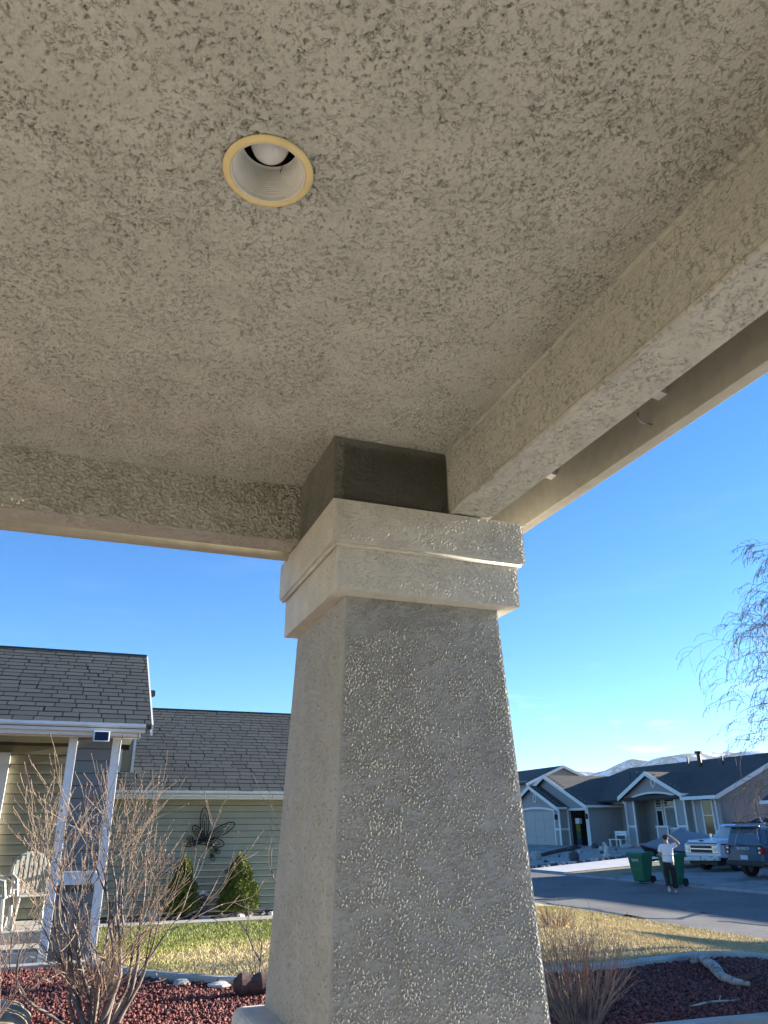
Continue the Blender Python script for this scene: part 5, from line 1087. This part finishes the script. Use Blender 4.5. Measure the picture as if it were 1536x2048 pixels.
t=MB(); t.box(-.03,-.004,.05,.35,1.07,1.09); t.tube([(.02,.1,1.12),(.06,.45,1.16)],.01,5); t.build('wiper',M['black_plastic'],sv,local=True)
# --- off-roader further up the drive
jx,jy=28.4,25.3; jz=float(zg(29,25.3))+.01
jp=thing('off_roader','boxy black off-road vehicle with pale roof behind the dark blue suv','off-road vehicle',(jx,jy,jz),R(0))
b=MB(); b.prism([(0,.55),(0,1.05),(.05,1.15),(1.25,1.2),(3.4,1.2),(3.45,.55)]+arcs(2.75,.5,.55,rev=True)+arcs(.65,.5,.55,rev=True),-.8,.8,'y'); b.build('body',M['black_plastic'],jp,local=True,bevel=.04)
for s in (-1,1):
    t=MB(); t.tube([(1.2,s*.72,1.2),(1.42,s*.68,1.80)],.045,5); t.tube([(2.3,s*.74,1.2),(2.3,s*.70,1.82)],.045,5); t.tube([(3.35,s*.74,1.2),(3.3,s*.70,1.82)],.045,5); t.build('pillar',M['black_plastic'],jp,local=True)
    wheel(jp,.65,s*.75,.40,.26,M['rim'],s); wheel(jp,2.75,s*.75,.40,.26,M['rim'],s)
t=MB(); t.box(1.36,3.4,-.74,.74,1.80,1.90); t.build('roof',M['grey_trim'],jp,local=True,bevel=.03)
t=MB(); t.add([(1.22,-.70,1.22),(1.22,.70,1.22),(1.42,.66,1.78),(1.42,-.66,1.78)],[(0,1,2,3)]); t.build('windscreen',M['car_glass'],jp,local=True)
t=MB(); t.box(-.02,.0,-.5,.5,.75,1.05); gq=t.build('grille',M['grey_panel'],jp,local=True)
for s in (-1,1): t=MB(); t.disc((-.02,s*.58,.93),.09,'x',.03,14); t.build('headlight',M['lamp_glass'],jp,local=True)
t=MB(); t.box(-.15,.0,-.8,.8,.5,.65); t.build('bumper',M['black_plastic'],jp,local=True)
# --- boat under a grey tarp on its trailer
M['tarp']=mat('grey_tarp',(0.23,0.235,0.25),0.6,0.12,5,0.01,9)
bo=thing('covered_boat','boat on a trailer under a peaked grey tarp in front of the porch','boat',(23.2,29.6,0))
S=[(23.1,.04,.62,.70),(23.5,.38,.50,.86),(24.1,.75,.42,1.02),(24.8,.98,.36,1.22),(25.35,1.05,.34,1.42),(26.0,1.06,.34,1.24),(27.0,1.05,.34,1.14),(28.2,1.0,.36,1.05),(28.45,.9,.42,.95)]
gz=lambda x: float(zg(x,29.6))
t=MB(); vs=[];fs=[]; n=11
for (x,hw,zl,zt) in S:
    for i in range(n):
        u=-1+2*i/(n-1); zz=zl+.22+(zt-zl-.22)*(1-abs(u)**1.25)+.02*math.sin(7*u+x*3); 
        if abs(u)==1: zz=zl+.12
        vs.append((x,29.6+hw*u,gz(25)+.18+zz))
for i in range(len(S)-1):
    for k in range(n-1): fs.append((i*n+k,i*n+k+1,(i+1)*n+k+1,(i+1)*n+k))
fs+=[tuple(range(n)),tuple((len(S)-1)*n+k for k in range(n))]; t.add(vs,fs); t.build('tarp_cover',M['tarp'],bo,smooth=True)
t=MB(); vs=[];fs=[]; n=7
for (x,hw,zl,zt) in S:
    for i in range(n):
        a=math.pi*i/(n-1); vs.append((x,29.6-hw*.97*math.cos(a),gz(25)+.18+zl+.16-(.34 if hw>.3 else .1)*math.sin(a)))
for i in range(len(S)-1):
    for k in range(n-1): fs.append((i*n+k,i*n+k+1,(i+1)*n+k+1,(i+1)*n+k))
t.add(vs,fs); t.build('hull',M['black_plastic'],bo,smooth=True)
t=MB(); 
for s in (-.5,.5): t.box(23.6,28.2,29.6+s-.04,29.6+s+.04,gz(25)+.28,gz(25)+.36)
t.box(22.6,23.7,29.56,29.64,gz(25)+.28,gz(25)+.36); tr=t.build('trailer_frame',M['black_metal'],bo)
for s in (-1,1): t=MB(); t.disc((26.6,29.6+s*.8,gz(26.6)+.28),.28,'y',.18,18); t.build('wheel',M['rubber'],bo)
# --- wheeled bins
M['bin_green']=mat('green_bin_plastic',(0.012,0.13,0.062),0.5,0.08,6)
def bin_(x,y,rz,label):
    z=float(zg(x,y))+.01 if x>20.66 else -.43; o=thing('wheelie_bin',label,'wheeled bin',(x,y,z),rz,'green wheeled bins at the kerb')
    b=MB(); b.hexa([(-.24,-.25,.06),(.24,-.25,.06),(.24,.22,.06),(-.24,.22,.06)],[(-.33,-.38,.98),(.33,-.38,.98),(.33,.36,.98),(-.33,.36,.98)]); b.build('body',M['bin_green'],o,local=True,bevel=.05,seg=3)
    b=MB(); b.box(-.35,.35,-.40,.38,.93,1.0); b.build('rim',M['bin_green'],o,local=True,bevel=.015)
    b=MB(); b.prism([(-.41,1.0),(-.40,1.03),(-.1,1.085),(.30,1.075),(.40,1.02),(.40,1.0)],-.355,.355,'x'); b.build('lid',M['bin_green'],o,local=True,bevel=.015)
    b=MB(); b.tube([(-.30,.36,.93),(-.30,.47,.96),(.30,.47,.96),(.30,.36,.93)],.018,6); b.build('handle',M['bin_green'],o,local=True)
    for s in (-1,1): b=MB(); b.disc((s*.29,.26,.13),.13,'x',.06,16); b.build('wheel',M['rubber'],o,local=True)
    b=MB(); b.tube([(-.29,.26,.13),(.29,.26,.13)],.012,6); b.build('axle',M['black_metal'],o,local=True)
    b=MB(); b.box(-.20,.20,-.335,-.315,.42,.52); b.build('grab_bar',M['bin_green'],o,local=True)
    mw=Matrix.Translation((.0,-.362,.78))@Matrix.Rotation(R(98),4,'X'); emit_text('logo','WM',.15,M['letter'],o,mw)
    mw=Matrix.Translation((-.315,0,.78))@Matrix.Rotation(R(-90),4,'Z')@Matrix.Rotation(R(95),4,'X'); emit_text('logo','WM',.15,M['letter'],o,mw)
    return o
bin_(20.15,25.95,R(-72),'green wheeled bin with white logo standing clear at the kerb')
bin_(20.1,24.15,R(-70),'green wheeled bin half hidden behind the walking person')
# --- yard rocks, statue, bench
st=thing('garden_statue','pale carved garden statue on the gravel yard','statue',(26.0,36.2,0)); g=random.Random(9); z0=float(zg(26,36.2))
for (dx,dz,rx,rz_) in ((0,.10,.22,.14),(.0,.30,.13,.20),(.02,.50,.10,.14),(-.03,.66,.12,.11)):
    b=MB(); b.ball((26.0+dx,36.2-dx,z0+dz),(rx,rx,rz_),9,6,.1,g); b.build('carved_block',M['rock_pale'],st,smooth=True)
def yrock(x,y,r,m,label,seed,flat=.7,group=None): return rock('yard_rock',label,'rock',x,y,float(zg(x,y)),r,m,seed,group,flat)
yrock(24.25,36.55,.30,M['rock_dark'],'dark stone topped block in the middle of the gravel yard',51,1.0)
yrock(24.3,36.5,.16,M['rock_pale'],'pale stone leaning on the dark block in the gravel yard',52,1.6)
yrock(23.7,39.4,.28,M['rock_pale'],'pale low rock at the column edge beside the garage driveway',53,1.1)
yrock(28.1,42.6,.24,M['rock_dark'],'dark rock by the edging timber below the garage',54)
yrock(29.9,42.7,.26,M['rock_dark'],'dark rock in front of the open garage doorway',55)
yrock(30.6,40.4,.3,M['rock_pale'],'pale rock at the foot of the entry porch',56,.6)
yrock(29.3,41.2,.2,M['rock_pale'],'pale rock between the bush and the bench',57,.7)
g=random.Random(31)
for k in range(46):
    x=20.9+k*.155+g.uniform(-.04,.04); y=35.25+g.uniform(-.12,.12); d=g.random()<.55
    yrock(x,y,g.uniform(.07,.13),M['rock_dark'] if d else M['rock_pale'],'%s stone in the row edging the pale path'%('dark' if d else 'pale'),100+k,.75,'%s stones edging the pale path'%('dark' if d else 'pale'))
for k in range(22):
    x=g.uniform(21.5,30.5); y=g.uniform(36.2,40)+max(0,(x-25))*.55; yrock(x,y,g.uniform(.06,.14),M['rock_pale'] if k%2 else M['rock_dark'],'%s stone scattered on the gravel yard'%('pale' if k%2 else 'dark'),200+k,.7,'%s stones scattered on the gravel yard'%('pale' if k%2 else 'dark'))
be=thing('garden_bench','pale slatted garden bench against the grey wall','bench',(31.6,42.6,0)); z0=float(zg(31.6,42.6))
for k in range(4): t=MB(); t.box(31.35+k*.12,31.45+k*.12,42.05,43.25,z0+.42,z0+.46); t.build('seat_slat',M['grey_trim'],be)
for k in range(2): t=MB(); t.box(31.88,31.93,42.05,43.25,z0+.66+k*.14,z0+.78+k*.14); t.build('back_slat',M['grey_trim'],be)
for y in (42.1,43.12):
    t=MB(); t.box(31.36,31.46,y,y+.08,z0-.05,z0+.42); t.build('leg',M['grey_trim'],be); t=MB(); t.box(31.84,31.92,y,y+.08,z0-.05,z0+.92); t.build('leg',M['grey_trim'],be)
# --- person walking away up the street, one hand raised to the head
M['skin']=mat('skin',(0.42,0.25,0.17),0.55,0.06,20); M['tee']=mat('white_tee',(0.78,0.78,0.80),0.85,0.04,9,0.004,14); M['trousers']=mat('black_trousers',(0.016,0.016,0.02),0.85,0.15,12,0.004,20); M['hair']=mat('dark_hair',(0.025,0.018,0.014),0.6,0.3,60); M['shoe']=mat('pale_shoe',(0.55,0.52,0.48),0.7,0.1,20)
def skin(name,verts,edges,radii,m,parent,sub=2,root=0):
    me=bpy.data.meshes.new(name); me.from_pydata(verts,edges,[]); o=link(name,me,m,parent,local=True)
    s=o.modifiers.new('skin','SKIN'); s.use_smooth_shade=True
    lay=me.skin_vertices[0] if len(me.skin_vertices) else None
    if lay is None: me.skin_vertices.new() if hasattr(me.skin_vertices,'new') else None; lay=me.skin_vertices[0]
    for i,r in enumerate(radii): lay.data[i].radius=r if hasattr(r,'__len__') else (r,r)
    lay.data[root].use_root=True
    d=o.modifiers.new('smooth','SUBSURF'); d.levels=sub; d.render_levels=sub; return o
px_,py_=18.52,22.42
pn=thing('person','person in white t-shirt and black trousers walking away with one hand on the head','person',(px_,py_,-.5),R(-38))
# local frame: +y is the walking direction (away from us), +x is the person's right
V=[];Ed=[];Rd=[]
def jt(p,r,prev=None):
    V.append(p);Rd.append(r)
    if prev is not None: Ed.append((prev,len(V)-1))
    return len(V)-1
pel=jt((0,0,.95),(.155,.11)); wa=jt((0,0,1.10),(.15,.10),pel); ch=jt((0,.01,1.30),(.165,.11),wa); nb=jt((0,0,1.47),(.075,.07),ch); nk_=jt((0,.01,1.53),.055,nb); hb=jt((0,.03,1.60),(.07,.085),nk_); hc=jt((0,.035,1.68),(.078,.098),hb); ht=jt((0,.03,1.755),(.055,.07),hc)
# raised right arm
sr=jt((.19,0,1.42),.062,nb); er=jt((.42,.06,1.50),.043,sr); wr_=jt((.20,.02,1.70),.030,er); pr_=jt((.14,.0,1.745),(.036,.022),wr_)
for k,(a,L) in enumerate(((-.035,.07),(-.012,.08),(.012,.076),(.034,.06))):
    f1=jt((.105,a,1.775),.010,pr_); f2=jt((.105-L*.5,a,1.795),.009,f1); jt((.105-L,a,1.797),.008,f2)
th=jt((.15,.045,1.735),.011,pr_); jt((.125,.075,1.73),.009,th)
# left arm held in front of the belly
sl2=jt((-.19,0,1.42),.060,nb); el=jt((-.25,-.02,1.16),.044,sl2); wl2=jt((-.17,.20,1.08),.031,el); pl2=jt((-.13,.26,1.08),(.020,.036),wl2)
for k,(a,L) in enumerate(((.033,.07),(.011,.08),(-.011,.076),(-.033,.06))):
    f1=jt((-.10,.30,1.08+a),.010,pl2); f2=jt((-.075,.30+L*.5,1.08+a),.009,f1); jt((-.045,.31+L*.7,1.08+a),.008,f2)
th=jt((-.13,.27,1.125),.011,pl2); jt((-.10,.30,1.14),.009,th)
# legs
hr=jt((.10,0,.88),.095,pel); kr=jt((.11,.08,.48),.064,hr); ar=jt((.11,.10,.10),.045,kr); jt((.115,.22,.05),(.045,.032),ar)
hl=jt((-.10,0,.88),.095,pel); kl=jt((-.10,.03,.49),.064,hl); al=jt((-.10,-.20,.17),.045,kl); jt((-.10,-.14,.05),(.045,.032),al)
skin('body',V,Ed,Rd,M['skin'],pn,2,pel)
skin('t_shirt',[(0,0,.90),(0,0,1.02),(0,0,1.16),(0,.01,1.32),(0,0,1.45),(.17,0,1.425),(.34,.04,1.475),(-.17,0,1.42),(-.245,-.015,1.22),(0,0,1.495)],[(0,1),(1,2),(2,3),(3,4),(4,5),(5,6),(4,7),(7,8),(4,9)],[(.20,.15),(.195,.145),(.185,.135),(.195,.135),(.12,.10),(.095,.085),(.088,.078),(.095,.085),(.088,.080),(.085,.08)],M['tee'],pn,2,3)
skin('trousers',[(0,0,1.0),(0,0,.90),(.105,0,.84),(.112,.08,.48),(.112,.10,.13),(-.105,0,.84),(-.104,.03,.49),(-.10,-.18,.20)],[(0,1),(1,2),(2,3),(3,4),(1,5),(5,6),(6,7)],[(.165,.125),(.16,.125),(.115,.115),(.088,.088),(.082,.085),(.115,.115),(.088,.088),(.080,.082)],M['trousers'],pn,2,1)
for (p,q,r_) in (((.112,.06,.055),(.116,.25,.05),0),((-.10,-.255,.165),(-.10,-.16,.045),1)):
    skin('shoe',[p,tuple((np.array(p)+np.array(q))/2),q],[(0,1),(1,2)],[(.048,.05),(.05,.045),(.046,.035)],M['shoe'],pn,2)
hm=MB(); hm.ball((0,.008,1.695),(.088,.098,.092),12,8); hm.build('hair',M['hair'],pn,smooth=True,local=True)
for s in (-1,1): hm=MB(); hm.ball((s*.086,.045,1.655),(.012,.022,.034),8,6); hm.build('ear',M['skin'],pn,smooth=True,local=True)
fc=MB(); fc.ball((0,.135,1.645),(.014,.02,.022),8,6); fc.build('nose',M['skin'],pn,smooth=True,local=True)
for s in (-1,1): fc=MB(); fc.ball((s*.032,.120,1.68),(.013,.008,.008),8,6); fc.build('eye',M['hair'],pn,smooth=True,local=True)
fc=MB(); fc.ball((0,.122,1.60),(.026,.008,.007),8,6); fc.build('mouth',M['red_lens'],pn,smooth=True,local=True)
